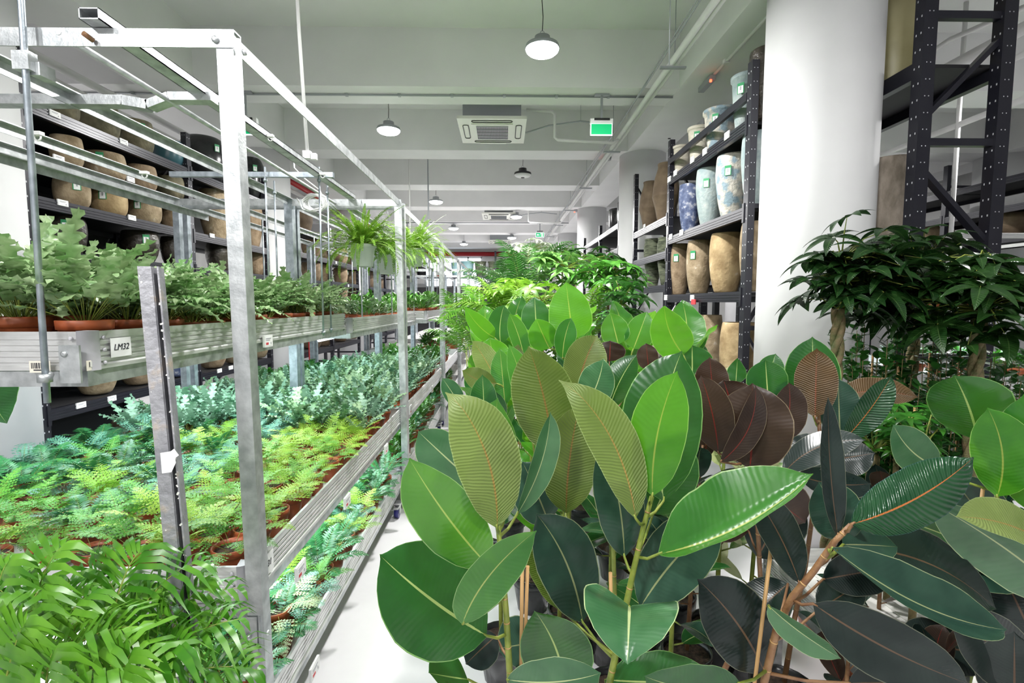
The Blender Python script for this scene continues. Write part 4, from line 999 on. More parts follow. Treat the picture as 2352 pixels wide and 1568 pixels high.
def frond(m, pts, W, npair, lobes=0, profile='tri', droop=.15, mi=0, stem_mi=1, start=.2, wj=.1, stemr=.0012, pw=None, rnd=random, curve=False):
    """feather frond along pts; W half width; each leaflet a tapering strip, optionally itself lobed"""
    n = len(pts)-1
    def P(t):
        f = t*n; i = min(int(f), n-1); return pts[i].lerp(pts[i+1], f-i)
    def T(t):
        return (P(min(1, t+.04))-P(max(0, t-.04))).normalized()
    m.tube(pts, [stemr*(1-.7*i/n) for i in range(n+1)], 3, mi=stem_mi, cap=False)
    for k in range(npair):
        t = start+(1-start)*(k+.5)/npair; tt = (t-start)/(1-start)
        if profile == 'tri': wd = W*(1-tt)**.8*(.75+.25*min(1, tt*5))
        elif profile == 'lance': wd = W*math.sin(PI*min(1, .18+.8*tt))**.8
        else: wd = W*(1-.75*tt**3)*min(1, .6+tt*2)
        c = P(t); a = T(t); up = Vector((0, 0, 1)); s = a.cross(up)
        if s.length < .05: s = Vector((1, 0, 0))
        s.normalize(); nn = s.cross(a)
        step = (1-start)*sum((pts[i+1]-pts[i]).length for i in range(n))/npair
        lw = (pw or step*.52)
        for sg in (-1, 1):
            d = (s*sg*1.0+a*(.35+.5*tt)+nn*rnd.uniform(-.05, .25)).normalized()
            L = wd*rnd.uniform(1-wj, 1+wj)
            if lobes:
                e = c+d*L-Vector((0, 0, droop*L))
                dv = (e-c); pa = dv.normalized(); pb = pa.cross(nn).normalized()
                b0 = len(m.v)
                m.v.extend([c+pb*lw*.12, c-pb*lw*.12, e]); m.face([b0, b0+1, b0+2], mi=mi)
                for j in range(lobes):
                    f = (j+.3)/(lobes+.2); cc = c+dv*f; ll = lw*1.05*(1-f)**.6+lw*.15; ww = L/lobes*.46
                    for s2 in (-1, 1):
                        q = len(m.v); o = pb*s2*ll+pa*ll*.45; z = nn*rnd.uniform(-.2, .2)*ll
                        m.v.extend([cc-pa*ww, cc+o*.6-pa*ww*.4+z*.5, cc+o+z, cc+pa*ww+o*.25]); m.face([q, q+1, q+2, q+3] if s2 > 0 else [q+3, q+2, q+1, q], mi=mi)
            else:
                e = c+d*L-Vector((0, 0, droop*L)); pb = (e-c).normalized().cross(nn).normalized()
                q = len(m.v); k_ = 0; fs = ((.3, .9), (.65, .85)) if curve else ((.45, 1.0),)
                m.v.extend([c-pb*lw*.3, c+pb*lw*.3])
                for (f, wf) in fs:
                    mid = c.lerp(e, f)+(nn*.10+Vector((0, 0, droop*.55)))*L*4*f*(1-f)*(.8 if curve else .5); m.v.extend([mid-pb*lw*wf, mid+pb*lw*wf]); m.face([q+k_, q+k_+1, q+k_+3, q+k_+2], mi=mi, smooth=True); k_ += 2
                m.v.append(e); m.face([q+k_, q+k_+1, q+k_+2], mi=mi, smooth=True)
def lobed_leaf(m, base, L, az, elev, arch, W, rnd, mi=0, stem_mi=1, stalk=.35, pairs=4):
    """deeply lobed wavy blade on a stalk"""
    pts = frond_pts(L, elev, az, arch, 12, base); n = len(pts)-1
    m.tube(pts[:int(n*stalk)+2], .0016, 3, mi=stem_mi, cap=False)
    def P(t):
        f = t*n; i = min(int(f), n-1); return pts[i].lerp(pts[i+1], f-i)
    rows = pairs*4+3; A = []
    for sg in (-1, 1):
        G = []
        for i in range(rows+1):
            tt = i/rows; t = stalk+(1-stalk)*tt; c = P(t); a = (P(min(1, t+.03))-P(max(0, t-.03))).normalized()
            s = a.cross(Vector((0, 0, 1)));
            if s.length < .05: s = Vector((1, 0, 0))
            s.normalize(); nn = s.cross(a)
            ph = (tt*pairs) % 1.0
            lob = .20+.80*max(0, math.sin(PI*ph))**.9 if tt < .93 else .3*(1-tt)/.07+.02
            env = W*(math.sin(PI*min(1, .25+.62*tt))**.8)*(1-.35*tt)
            wd = env*lob*rnd.uniform(.85, 1.15); fw = env*.45*(lob-.3)
            row = [c]
            for j in (1, 2, 3):
                f = j/3; row.append(c+s*sg*wd*f+a*fw*f+nn*(rnd.uniform(-.22, .22)*wd*f+.30*wd*f*math.sin(i*1.7+j)))
            G.append(row if sg > 0 else row)
        m.grid(G, mi=mi)
def mkfern(seed, mat, L, nf, kind, W, npair, lobes, stem='green_stem', pot=True, potr=.058, poth=.10, elev=(.5, 1.25), arch=(.8, 1.6), label='fern', cat='plant', name='potted_fern', fol='foliage', potmat='terracotta'):
    rnd = random.Random(seed); t = thing(name, label, cat); ch = []
    if pot: ch += fullpot(t, potr, poth, potmat)
    m = MB()
    for k in range(nf):
        az = 2*PI*k/nf+rnd.uniform(-.4, .4); e = rnd.uniform(*elev); l = L*rnd.uniform(.7, 1.1)
        pts = frond_pts(l, e, az, rnd.uniform(*arch), 10, (.015*math.cos(az), .015*math.sin(az), poth*.85 if pot else 0))
        if kind == 'lobed': lobed_leaf(m, pts[0], l, az, e, rnd.uniform(*arch), W, rnd, pairs=npair)
        else: frond(m, pts, W*rnd.uniform(.8, 1.1), npair, lobes, kind, rnd=rnd, start=.3)
    ch.append(m.build(fol, [mat, stem], t)); reg(t, *ch); return t
def mkbushy(seed, mat, R, nleaf, ll, lw, hgt, name='leafy_pot_plant', potmat='terracotta', potr=.055, poth=.095, shape='oval', updir=.4, stem='green_stem'):
    rnd = random.Random(seed); t = thing(name, '', 'plant'); ch = fullpot(t, potr, poth, potmat); m = MB()
    st = random.getstate(); random.seed(seed)
    for k in range(nleaf):
        az = rnd.uniform(0, 2*PI); rr = R*rnd.random()**.6; z = poth+hgt*rnd.random()**.8*(1-.35*(rr/R)**2)
        b = Vector((rr*.6*math.cos(az), rr*.6*math.sin(az), z-.01)); el = rnd.uniform(-.2, .9)+updir*.4
        d = Vector((math.cos(az)*math.cos(el), math.sin(az)*math.cos(el), math.sin(el))); l = ll*rnd.uniform(.7, 1.15)
        nn = Vector((-math.cos(az)*math.sin(el), -math.sin(az)*math.sin(el), math.cos(el)))
        blade(m, b, b+d*l, lw*rnd.uniform(.8, 1.1), nn, sag=.1, fold=.25, shape=shape, nl=4, nw=2)
        if k % 4 == 0: m.tube([(0, 0, poth*.8), b], .0012, 3, mi=1, cap=False)
    random.setstate(st)
    ch.append(m.build('foliage', [mat, stem], t)); reg(t, *ch); return t

# prototypes (placed by copying; the first copy is the prototype itself)
PROTO = {}
def proto(key, maker): PROTO.setdefault(key, []).append(maker)
USED = set()
def place(key, loc, rz, sc, label, group, name=None, rnd=random):
    o = rnd.choice(PROTO[key])
    if o.name not in USED:
        USED.add(o.name); r = o; r.location = loc; r.rotation_euler = (0, 0, rz); r.scale = (sc,)*3
    else: r = dup(o, loc, rz, sc)
    r['label'] = label; r['group'] = group; r['category'] = 'plant'; return r
for s_ in range(3):
    proto('lime', mkfern(10+s_, 'fern_lime', .20, 9, 'tri', .07, 11, 4))
    proto('green', mkfern(20+s_, 'fern_green', .20, 9, 'tri', .065, 11, 4))
    proto('dark', mkfern(30+s_, 'fern_dark', .20, 13, 'lance', .05, 15, 0))
    proto('blue', mkfern(40+s_, 'fern_blue', .18, 11, 'lance', .05, 12, 3))
    proto('lobedblue', mkfern(50+s_, 'lobed_bluegreen', .25, 14, 'lobed', .036, 5, 0, elev=(.75, 1.45), arch=(.3, 1.1), name='potted_blue_fern'))
    proto('lobedsage', mkfern(60+s_, 'lobed_sage', .25, 14, 'lobed', .038, 5, 0, elev=(.8, 1.5), arch=(.3, 1.0), name='potted_blue_fern'))
    proto('lobedgreen', mkfern(70+s_, 'lobed_green', .33, 26, 'lobed', .040, 6, 0, elev=(.6, 1.5), arch=(.3, 1.9), potr=.068, poth=.11, name='potted_staghorn_fern'))
    proto('small', mkbushy(80+s_, 'small_green', .10, 60, .055, .028, .13))
    proto('glossy', mkbushy(90+s_, 'small_glossy', .11, 46, .075, .036, .15, updir=1))
    proto('silver', mkbushy(95+s_, 'lobed_sage', .10, 60, .055, .03, .13, name='grey_leaved_pot_plant'))
proto('palefern', mkfern(99, 'fern_pale', .24, 9, 'tri', .10, 11, 5, elev=(.1, .9)))

MN = {'lime': 'lime-green lacy fern', 'green': 'fresh green lacy fern', 'dark': 'dark green feathery fern', 'blue': 'blue-green soft fern', 'lobedblue': 'upright blue-green lobed fern',
      'lobedsage': 'sage-green lobed fern', 'lobedgreen': 'big wavy light-green lobed fern', 'small': 'small-leaved green plant', 'glossy': 'glossy leafy plant', 'silver': 'grey-green leafy plant', 'palefern': 'pale patterned fern'}
def fill(x1, x0, y0, y1, z, dx, dy, chooser, where, group, sc=(.85, 1.1), seed=1, jit=.02, maxrow=99, skip=None):
    """rows counted from the aisle edge x1 leftwards; pots counted from the front"""
    rnd = random.Random(seed); nx = min(maxrow, int((x1-x0)/dx)+1); ny = int((y1-y0)/dy)+1; c = 0
    for i in range(nx):
        for j in range(ny):
            x = x1-i*dx+rnd.uniform(-jit, jit)*(0 if i == 0 else 1); y = y0+j*dy+rnd.uniform(-jit, jit)
            px, py = proj((x, y, z+.15))
            if px < -60 or py > 1640: continue
            if skip and skip(x, y, rnd): continue
            k = chooser(x, y, rnd)
            lb = '%s, %s, %s row, %s pot' % (MN[k], where, ORD[i+1], ORD[j+1])
            place(k, (x, y, z), rnd.uniform(0, 2*PI), rnd.uniform(*sc)*(1.16 if k == 'lobedgreen' and y < 1.9 else 1), lb, group, rnd=rnd); c += 1
    return c
cnt = 0
zt_up = UZ-.085; zt_mid = MZ-.085; zt_low = LZ-.085
cnt += fill(-1.315, -2.22, 1.60, 3.85, zt_up, .185, .175, lambda x, y, r: 'lobedgreen', 'nearest top tray', 'lobed ferns on the nearest top tray', (.78, 1.0), 3)
def ch_mid(x, y, r):
    f = (y-1.6)/2.3
    if y > 3.15+.3*(x+1.6)*.5: return r.choice(['lobedblue', 'lobedblue', 'lobedsage'])
    if x > -1.35: return r.choice(['lime', 'lime', 'green']) if y < 2.95 else r.choice(['lime', 'lobedsage', 'lobedblue'])
    if y < 1.95: return r.choice(['lime', 'green', 'dark', 'green'])
    if x < -1.75: return r.choice(['dark', 'dark', 'green', 'blue', 'green'])
    return r.choice(['dark', 'green', 'blue', 'lime', 'green', 'blue'])
cnt += fill(-.905, -2.38, 1.62, 3.84, zt_mid, .155, .15, ch_mid, 'nearest middle tray', 'ferns on the nearest middle tray', (.85, 1.12), 5)
def ch_low(x, y, r): return r.choice(['green', 'dark', 'blue', 'dark', 'lime'])
cnt += fill(-.90, -1.45, 1.60, 3.8, zt_low, .17, .16, ch_low, 'nearest bottom tray', 'ferns on the nearest bottom tray', (.9, 1.15), 6)
place('palefern', (-.93, 1.98, zt_low+.06), .6, 1.0, 'pale patterned fern hanging over the edge of the nearest bottom tray', 'ferns on the nearest bottom tray')
cnt += fill(-.90, -2.4, 4.1, 6.35, zt_mid-.01, .165, .165, lambda x, y, r: r.choice(['lobedblue', 'lobedsage', 'lobedsage']) if x > -1.9 or y < 4.9 else r.choice(['small', 'dark']), 'second middle tray', 'ferns on the second middle tray', (.85, 1.1), 8)
cnt += fill(-.92, -1.4, 4.1, 6.3, zt_low, .2, .18, lambda x, y, r: r.choice(['small', 'dark', 'glossy']), 'second bottom tray', 'plants on the second bottom tray', (.95, 1.2), 9)
cnt += fill(-1.3, -2.2, 4.7, 6.35, zt_up-.04, .19, .18, lambda x, y, r: r.choice(['silver', 'silver', 'glossy']), 'second top tray', 'plants on the second top tray', (.9, 1.1), 10, skip=lambda x, y, r: x > -1.25 and y < 5.2)
cnt += fill(-.92, -2.3, 6.7, 8.0, zt_mid-.01, .2, .2, lambda x, y, r: r.choice(['small', 'small', 'glossy']), 'third middle tray', 'plants on the third middle tray', (1, 1.25), 11, maxrow=5)
cnt += fill(-1.1, -2.1, 6.7, 8.85, zt_up-.02, .21, .2, lambda x, y, r: r.choice(['glossy', 'small', 'glossy']), 'third top tray', 'plants on the third top tray', (1, 1.35), 12)
cnt += fill(-.95, -1.3, 6.7, 8.7, zt_low, .24, .22, lambda x, y, r: r.choice(['small', 'glossy']), 'third bottom tray', 'plants on the third bottom tray', (1, 1.3), 13, maxrow=2)
cnt += fill(-1.2, -2.1, 9.3, 11.4, zt_up-.02, .26, .26, lambda x, y, r: r.choice(['glossy', 'small']), 'fourth top tray', 'plants on the fourth top tray', (1.1, 1.5), 14, maxrow=4)
cnt += fill(-.95, -1.5, 9.3, 11.4, zt_mid, .26, .3, lambda x, y, r: r.choice(['glossy', 'small']), 'fourth middle tray', 'plants on the fourth middle tray', (1.1, 1.4), 15, maxrow=3)

# pot stickers on two edge pots
for (px, py, Y, lb) in ((640, 1490, 1.60, 0), (182, 1297, 1.56, 1)):
    pass

# ------------------------------------------------------------------ hanging ferns
def hanging_fern(px, py, Y, label, sc=1, seed=1, wpx=58):
    p = at(px, py, Y); rnd = random.Random(seed)
    t = thing('hanging_fern', label, 'hanging plant', (p.x, p.y, p.z), 0, 'hanging ferns on the second rack')
    r = .105*sc; MB().lathe([(r*.7, -.09), (r*.75, -.088), (r*.93, .05), (r*1.05, .052), (r*1.06, .075), (r*.95, .075), (r*.9, .04)], 28).build('hanging_pot', 'white_pot', t)
    m = MB()
    for k in range(140):
        az = rnd.uniform(0, 2*PI); e = rnd.uniform(.1, 1.45); l = rnd.uniform(.32, .52)*sc*(1.0 if e < 1.2 else .72)
        pts = frond_pts(l, e, az, rnd.uniform(.6, 2.4), 12, (.03*math.cos(az), .03*math.sin(az), .06))
        frond(m, pts, .027*sc, 30, 0, 'even', .1, start=.10, rnd=rnd, pw=.0046)
    m.build('foliage', ['boston', 'green_stem'], t)
    for a in (0, 2.1, 4.2): MB().tube([(r*math.cos(a), r*math.sin(a), .07), (0, 0, .40), (0, 0, RZT-p.z)], .0012, 4).build('hanging_wire', 'grey_metal', t)
    return t
hanging_fern(833, 585, 3.85, 'full hanging fern in a whitish pot, leftmost and lowest in front', .93, 1)
hanging_fern(893, 605, 4.35, 'hanging fern in a pale pot behind the rack posts', .95, 2)
hanging_fern(950, 590, 4.9, 'hanging fern right of the rack posts, farthest of three', .95, 3)

# ------------------------------------------------------------------ big rubber plants
def nearest_on(poly, p):
    best = None
    for i in range(len(poly)-1):
        a, b = poly[i], poly[i+1]; ab = b-a; f = max(0, min(1, (p-a).dot(ab)/ab.length_squared)); q = a+ab*f
        if best is None or (q-p).length < (best-p).length: best = q
    return best
def leafpart(root, b, tp, wd, nrm, mat, org, stem=None, label=None, pet='green_stem', **k):
    m = MB(); blade(m, b, tp, wd, nrm, nl=18, nw=8, **k)
    if stem:
        q = nearest_on(stem, b-Vector((0, 0, .03)))
        if (q-b).length < .22:
            mid = (q+b)/2-Vector((0, 0, .008)); m.tube([q, mid, b, b+(tp-b)*.03], [.0042, .0036, .003, .002], 6, mi=1)
        else:
            d = (b-tp).normalized(); m.tube([b+d*.05-Vector((0, 0, .015)), b+d*.02, b], [.0035, .003, .002], 6, mi=1)
    o = m.build('leaf', [mat, pet], root, org)
    if label: o['label'] = label
    return o
def rubber(label, base_xy, stem_px, leaves, Ys, canes=(), pet='green_stem', stemr=.009, cat='rubber plant'):
    """stem_px: [(px,py,Y)] from top down; leaves: rows of (bx,by,tx,ty,w,mat,roll, dYb,dYt, bend, fold, sag, extra)"""
    x, y = base_xy; org = Vector((x, y, 0)); t = thing('rubber_plant', label, 'plant', org, 0, 'rubber plants along the aisle')
    st = [at(a, b, c) for a, b, c in stem_px]; low = st[-1]
    st2 = st+[low.lerp(Vector((x, y, .3)), .5)+Vector((0, 0, 0)), Vector((x, y, .24))]
    n = len(st2); MB().tube([p-org for p in st2], [stemr*(.6+.6*i/n) for i in range(n)], 10).build('stem', pet if pet != 'green_stem' else 'green_stem', t)
    m = MB()
    for i in range(len(st2)-1):
        L = (st2[i+1]-st2[i]).length; k = max(1, int(L/.06))
        for j in range(k):
            q = st2[i].lerp(st2[i+1], (j+.5)/k)-org; f = i/n; rr = stemr*(.6+.6*f)+.0008; d = (st2[i+1]-st2[i]).normalized()
            m.tube([q-d*.0016, q+d*.0016], rr, 10)
    m.build('leaf_scars', 'cane', t)
    for (a, b, Y, zb) in canes:
        p = at(a, b, Y); MB().tube([Vector((p.x, p.y, p.z))-org, Vector((x+.02, y+.02, .2))-org], .0045, 8).build('support_cane', 'cane', t)
    fullpot(t, .12, .22, 'pot_black')
    for L in leaves:
        (bx, by, tx, ty, w, mat, roll, Yb, Yt) = L[:9]; kw = L[9] if len(L) > 9 else {}
        b = at(bx, by, Yb); tp = at(tx, ty, Yt); Ym = (Yb+Yt)/2
        mid = (b+tp)/2; vd = (Vector((0, 0, H))-mid).normalized(); a = (tp-b).normalized()
        nrm = vd-a*vd.dot(a); nrm.normalize(); nrm = Matrix.Rotation(math.radians(roll), 3, a) @ nrm
        kw.setdefault('wave', .012); kw.setdefault('twist', random.uniform(-.35, .35)); kw.setdefault('sag', random.uniform(-.03, .05)); wd = w*Ym/F/max(.35, abs(math.cos(math.radians(roll))))*kw.pop('ws', 1)
        kw.setdefault('fold', .14)
        leafpart(t, b, tp, wd, nrm, mat, org, st2, pet=('brown_stem' if mat in ('rub_burg', 'rub_black', 'rub_redrib', 'rub_brown') else 'green_stem'), **kw)
    return t

A = rubber('front left rubber plant, large dark leaf reaching out over the pale floor', (.02, 1.22),
 [(1143, 1200, 1.10), (1152, 1290, 1.11), (1162, 1400, 1.12), (1172, 1568, 1.13)],
 [(1142, 1212, 1040, 907, 158, 'rub_under', 18, 1.06, 1.02, dict(bend=.09, fold=.10, lip=-.3)),
  (1162, 1180, 1143, 913, 118, 'rub_mid', -28, 1.12, 1.13, dict(bend=-.05)),
  (1188, 1180, 1264, 946, 62, 'rub_sage', 35, 1.14, 1.16, dict(bend=.10, fold=.3)),
  (1122, 1300, 940, 1052, 150, 'rub_mid', -20, 1.10, 1.02, dict(bend=-.03, fold=.16, ws=1.0)),
  (1118, 1460, 872, 1274, 232, 'rub_green', 12, 1.08, .98, dict(bend=-.02, fold=.10, curl=.1, label='largest dark leaf, lying low over the floor')),
  (1062, 1432, 1232, 1218, 104, 'rub_mid', 30, 1.00, .98, dict(bend=-.10, fold=.2)),
  (1075, 1560, 985, 1545, 96, 'rub_green', 40, 1.15, 1.05, dict()),
  (1140, 1460, 1070, 1525, 90, 'rub_black', 20, 1.16, 1.12, dict()),
  (1165, 1560, 1380, 1545, 110, 'rub_sage', 30, 1.1, 1.0, dict(bend=.06)),
  (1262, 1470, 1140, 1490, 120, 'rub_teal', 30, 1.28, 1.2, dict()),
 ], 1.1, canes=[(1200, 1275, 1.14, 0), (1212, 1300, 1.16, 0)])
B = rubber('front middle rubber plant with bright upright leaves at centre', (.30, 1.28),
 [(1497, 1140, 1.14), (1478, 1210, 1.14), (1455, 1310, 1.15), (1438, 1390, 1.15), (1400, 1568, 1.17)],
 [(1460, 1190, 1304, 880, 118, 'rub_under', 14, 1.08, 1.06, dict(bend=.10, fold=.14, lip=-.4, shape='rubber')),
  (1498, 1138, 1556, 852, 130, 'rub_bright', -10, 1.10, 1.08, dict(bend=-.05, fold=.06)),
  (1524, 1150, 1566, 806, 188, 'rub_green', 8, 1.20, 1.24, dict(bend=-.07, fold=-.10, curl=.25)),
  (1512, 1272, 1868, 1088, 176, 'rub_mid', -45, 1.12, 1.02, dict(bend=.07, fold=.72, twist=0)),
  (1446, 1392, 1441, 1525, 250, 'rub_sage', 0, 1.12, .95, dict(fold=.42, curl=-.0, shape='broad', sag=.12)),
  (1434, 1278, 1384, 1010, 118, 'rub_teal', 22, 1.17, 1.16, dict(bend=.04)),
  (1470, 1395, 1660, 1185, 150, 'rub_teal', -14, 1.22, 1.16, dict(bend=-.05)),
  (1338, 1428, 1232, 1180, 150, 'rub_teal', 14, 1.24, 1.20, dict(bend=.07)),
  (1292, 1400, 1212, 1238, 86, 'rub_olive', 20, 1.26, 1.25, dict(bend=.06)),
  (1296, 1590, 1228, 1402, 170, 'rub_green', -10, 1.22, 1.14, dict(bend=.06)),
  (1300, 1178, 1332, 928, 132, 'rub_olive', 6, 1.30, 1.30, dict(bend=-.03)),
  (1272, 1045, 1214, 795, 148, 'rub_olive', -14, 1.45, 1.44, dict(bend=.03, fold=.10)),
  (1390, 1560, 1650, 1560, 120, 'rub_green', -42, 1.2, 1.1, dict(bend=.06)),
  (1085, 1105, 960, 990, 110, 'rub_sage', -30, 1.38, 1.40, dict()),
  (1500, 1180, 1560, 1000, 120, 'rub_green', 25, 1.30, 1.36, dict(bend=.05)),
 ], 1.15, canes=[(1402, 1315, 1.16, 0)])
Cc = rubber('dark rubber plant with reddish ribs leaning to the right foreground', (.55, 1.12),
 [(1955, 1205, 1.02), (1915, 1245, 1.03), (1870, 1310, 1.05), (1820, 1370, 1.06), (1785, 1440, 1.08), (1755, 1568, 1.10)],
 [(1956, 1203, 2236, 1050, 128, 'rub_redrib', 14, 1.00, .98, dict(bend=.06, fold=-.06, curl=.35, label='glossy green leaf with an orange midrib')),
  (1925, 1232, 1902, 912, 52, 'rub_black', 35, 1.03, 1.06, dict(bend=-.03, fold=.3)),
  (1912, 1258, 2312, 1446, 118, 'rub_teal', -42, .99, .94, dict(bend=.08, fold=.6, twist=0)),
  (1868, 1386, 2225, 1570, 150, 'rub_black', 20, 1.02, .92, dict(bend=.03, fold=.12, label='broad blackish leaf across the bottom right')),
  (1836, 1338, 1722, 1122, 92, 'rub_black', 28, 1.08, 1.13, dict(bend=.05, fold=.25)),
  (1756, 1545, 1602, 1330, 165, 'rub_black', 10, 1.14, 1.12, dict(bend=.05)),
  (1765, 1390, 1932, 1512, 62, 'rub_sage', 48, 1.06, 1.0, dict(bend=.07, fold=.3)),
  (1948, 1240, 1880, 1105, 118, 'rub_teal', 18, 1.10, 1.12, dict()),
  (1936, 1250, 2062, 1256, 76, 'rub_teal', -20, 1.08, 1.10, dict(shape='broad')),
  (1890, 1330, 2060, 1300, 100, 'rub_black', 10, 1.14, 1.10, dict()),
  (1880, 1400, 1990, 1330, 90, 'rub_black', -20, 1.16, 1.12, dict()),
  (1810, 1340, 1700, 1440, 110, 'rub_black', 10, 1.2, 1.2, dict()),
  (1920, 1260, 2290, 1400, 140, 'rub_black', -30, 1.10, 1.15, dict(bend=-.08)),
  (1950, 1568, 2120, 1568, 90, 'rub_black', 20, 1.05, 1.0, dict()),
  (1700, 1568, 1480, 1552, 110, 'rub_green', -35, 1.02, .96, dict(bend=-.08)),
 ], 1.05, pet='brown_stem', canes=[(1772, 1250, 1.10, 0)])
D_ = rubber('burgundy-leaved rubber plant with upright dark leaves behind the long green leaf', (.64, 1.55),
 [(1725, 1060, 1.45), (1740, 1200, 1.46), (1750, 1400, 1.48)],
 [(1722, 1075, 1728, 880, 172, 'rub_burg', -6, 1.42, 1.42, dict(fold=.08, bend=.02)),
  (1655, 1060, 1735, 885, 60, 'rub_burg', 20, 1.40, 1.40, dict(bend=.12)),
  (1650, 1040, 1610, 862, 96, 'rub_burg', -20, 1.46, 1.48, dict(bend=.05)),
  (1690, 960, 1662, 872, 110, 'rub_burg', 0, 1.55, 1.56, dict()),
  (1800, 1010, 1812, 878, 74, 'rub_burg', 15, 1.5, 1.5, dict(bend=.05)),
  (1640, 930, 1630, 820, 76, 'rub_burg', 0, 1.62, 1.62, dict()),
  (1800, 1086, 1988, 1010, 72, 'rub_black', -20, 1.42, 1.38, dict(bend=-.12, fold=-.1)),
  (1830, 1090, 2000, 1110, 70, 'rub_black', -30, 1.5, 1.5, dict(bend=.06)),
  (1730, 1110, 1850, 1200, 130, 'rub_burg', 20, 1.55, 1.5, dict()),
  (1720, 1220, 1600, 1120, 140, 'rub_burg', 10, 1.55, 1.5, dict()),
  (1740, 1280, 1820, 1130, 130, 'rub_black', 10, 1.6, 1.6, dict()),
 ], 1.5, pet='brown_stem')
E_ = rubber('rubber plant in front of the column with a brown-backed upright leaf', (1.02, 1.75),
 [(1880, 945, 1.62), (1885, 1050, 1.63), (1850, 1300, 1.7)],
 [(1868, 950, 1866, 773, 112, 'rub_green', 4, 1.66, 1.68, dict(fold=-.12, curl=.3, mat2=1)),
  (1872, 955, 1876, 800, 88, 'rub_brown', -5, 1.60, 1.60, dict(fold=-.12, shape='rubber', label='copper-brown leaf underside with fine ribs')),
  (1930, 1000, 1925, 868, 86, 'rub_teal', 8, 1.62, 1.64, dict(fold=.2)),
  (1938, 1008, 2046, 864, 62, 'rub_redrib', 25, 1.58, 1.54, dict(bend=.04, fold=.2)),
  (1780, 920, 1762, 828, 92, 'rub_black', 0, 1.66, 1.66, dict(fold=-.2, curl=.3)),
  (1950, 900, 2105, 912, 58, 'rub_brown', -50, 1.7, 1.66, dict(bend=-.14, mat2=1)),
  (1750, 900, 1775, 812, 60, 'rub_green', 10, 1.74, 1.74, dict()),
  (1900, 1010, 1850, 1060, 110, 'rub_black', 20, 1.6, 1.55, dict()),
  (1880, 1060, 2010, 1050, 90, 'rub_black', -10, 1.6, 1.55, dict()),
  (1690, 870, 1698, 825, 60, 'rub_black', 0, 1.8, 1.8, dict(shape='narrow')),
 ], 1.65, pet='brown_stem') if 0 else None
def strip(rows):
    for r in rows:
        if len(r) > 9: r[9].pop('mat2', None)
    return rows
E_ = rubber('rubber plant in front of the column with a copper-brown upright leaf', (1.05, 1.75),
 [(1880, 945, 1.62), (1885, 1050, 1.63), (1850, 1300, 1.7)], strip([
  (1868, 955, 1866, 773, 116, 'rub_green', 4, 1.66, 1.68, dict(fold=-.12, curl=.3)),
  (1872, 958, 1876, 800, 90, 'rub_brown', -5, 1.60, 1.60, dict(fold=.06, label='copper-brown leaf underside with fine ribs')),
  (1930, 1010, 1925, 868, 88, 'rub_teal', 8, 1.62, 1.64, dict(fold=.2)),
  (1938, 1010, 2048, 862, 64, 'rub_redrib', 25, 1.58, 1.54, dict(bend=.04, fold=.2)),
  (1765, 930, 1758, 826, 92, 'rub_green', 0, 1.66, 1.66, dict(fold=-.2, curl=.3)),
  (1945, 905, 2108, 912, 60, 'rub_brown', -50, 1.7, 1.66, dict(bend=-.10)),
  (1750, 900, 1782, 812, 60, 'rub_green', 10, 1.74, 1.74, dict()),
  (1900, 1010, 1840, 1075, 110, 'rub_black', 20, 1.6, 1.55, dict()),
  (1880, 1060, 2010, 1040, 90, 'rub_black', -10, 1.6, 1.55, dict()),
  (1690, 880, 1694, 822, 44, 'rub_green', 0, 1.8, 1.8, dict(shape='narrow')),
 ]), 1.65, pet='brown_stem')
F_ = rubber('rubber plant at the right edge with a pale glossy round leaf', (1.38, 1.42),
 [(2290, 1130, 1.30), (2285, 1200, 1.30), (2270, 1400, 1.35)],
 [(2245, 1010, 2192, 862, 158, 'rub_green', -10, 1.36, 1.32, dict(bend=.03, fold=-.12, curl=.25, shape='rubber')),
  (2290, 1140, 2268, 936, 118, 'rub_bright', 8, 1.28, 1.28, dict(bend=.08, fold=.12)),
  (2395, 1190, 2352, 905, 150, 'rub_mid', -10, 1.26, 1.26, dict(bend=.02)),
  (2160, 1075, 2052, 975, 92, 'rub_sage', 20, 1.34, 1.30, dict(bend=-.08)),
  (2470, 1400, 2132, 1150, 150, 'rub_sage', -25, 1.22, 1.14, dict(bend=.04, fold=.25)),
  (2420, 1262, 2196, 1186, 92, 'rub_under', 40, 1.12, 1.04, dict(bend=.04, fold=.3)),
  (2200, 1240, 2065, 1190, 90, 'rub_green', 30, 1.38, 1.3, dict()),
  (2330, 1300, 2200, 1330, 110, 'rub_teal', 20, 1.35, 1.3, dict()),
  (2290, 1240, 2180, 1090, 120, 'rub_teal', 20, 1.42, 1.42, dict()),
  (2330, 1100, 2230, 1040, 120, 'rub_teal', 20, 1.5, 1.45, dict()),
  (2352, 1560, 2180, 1400, 150, 'rub_black', 15, 1.25, 1.18, dict()), (2380, 1480, 2290, 1290, 150, 'rub_black', -10, 1.3, 1.28, dict()), (2260, 1500, 2060, 1470, 120, 'rub_black', 20, 1.3, 1.25, dict()),
  (2330, 1640, 2330, 1450, 150, 'rub_black', 0, 1.2, 1.15, dict()), (2240, 1380, 2060, 1310, 120, 'rub_teal', 25, 1.4, 1.35, dict()),
 ], 1.3, canes=[(2258, 1120, 1.32, 0)])
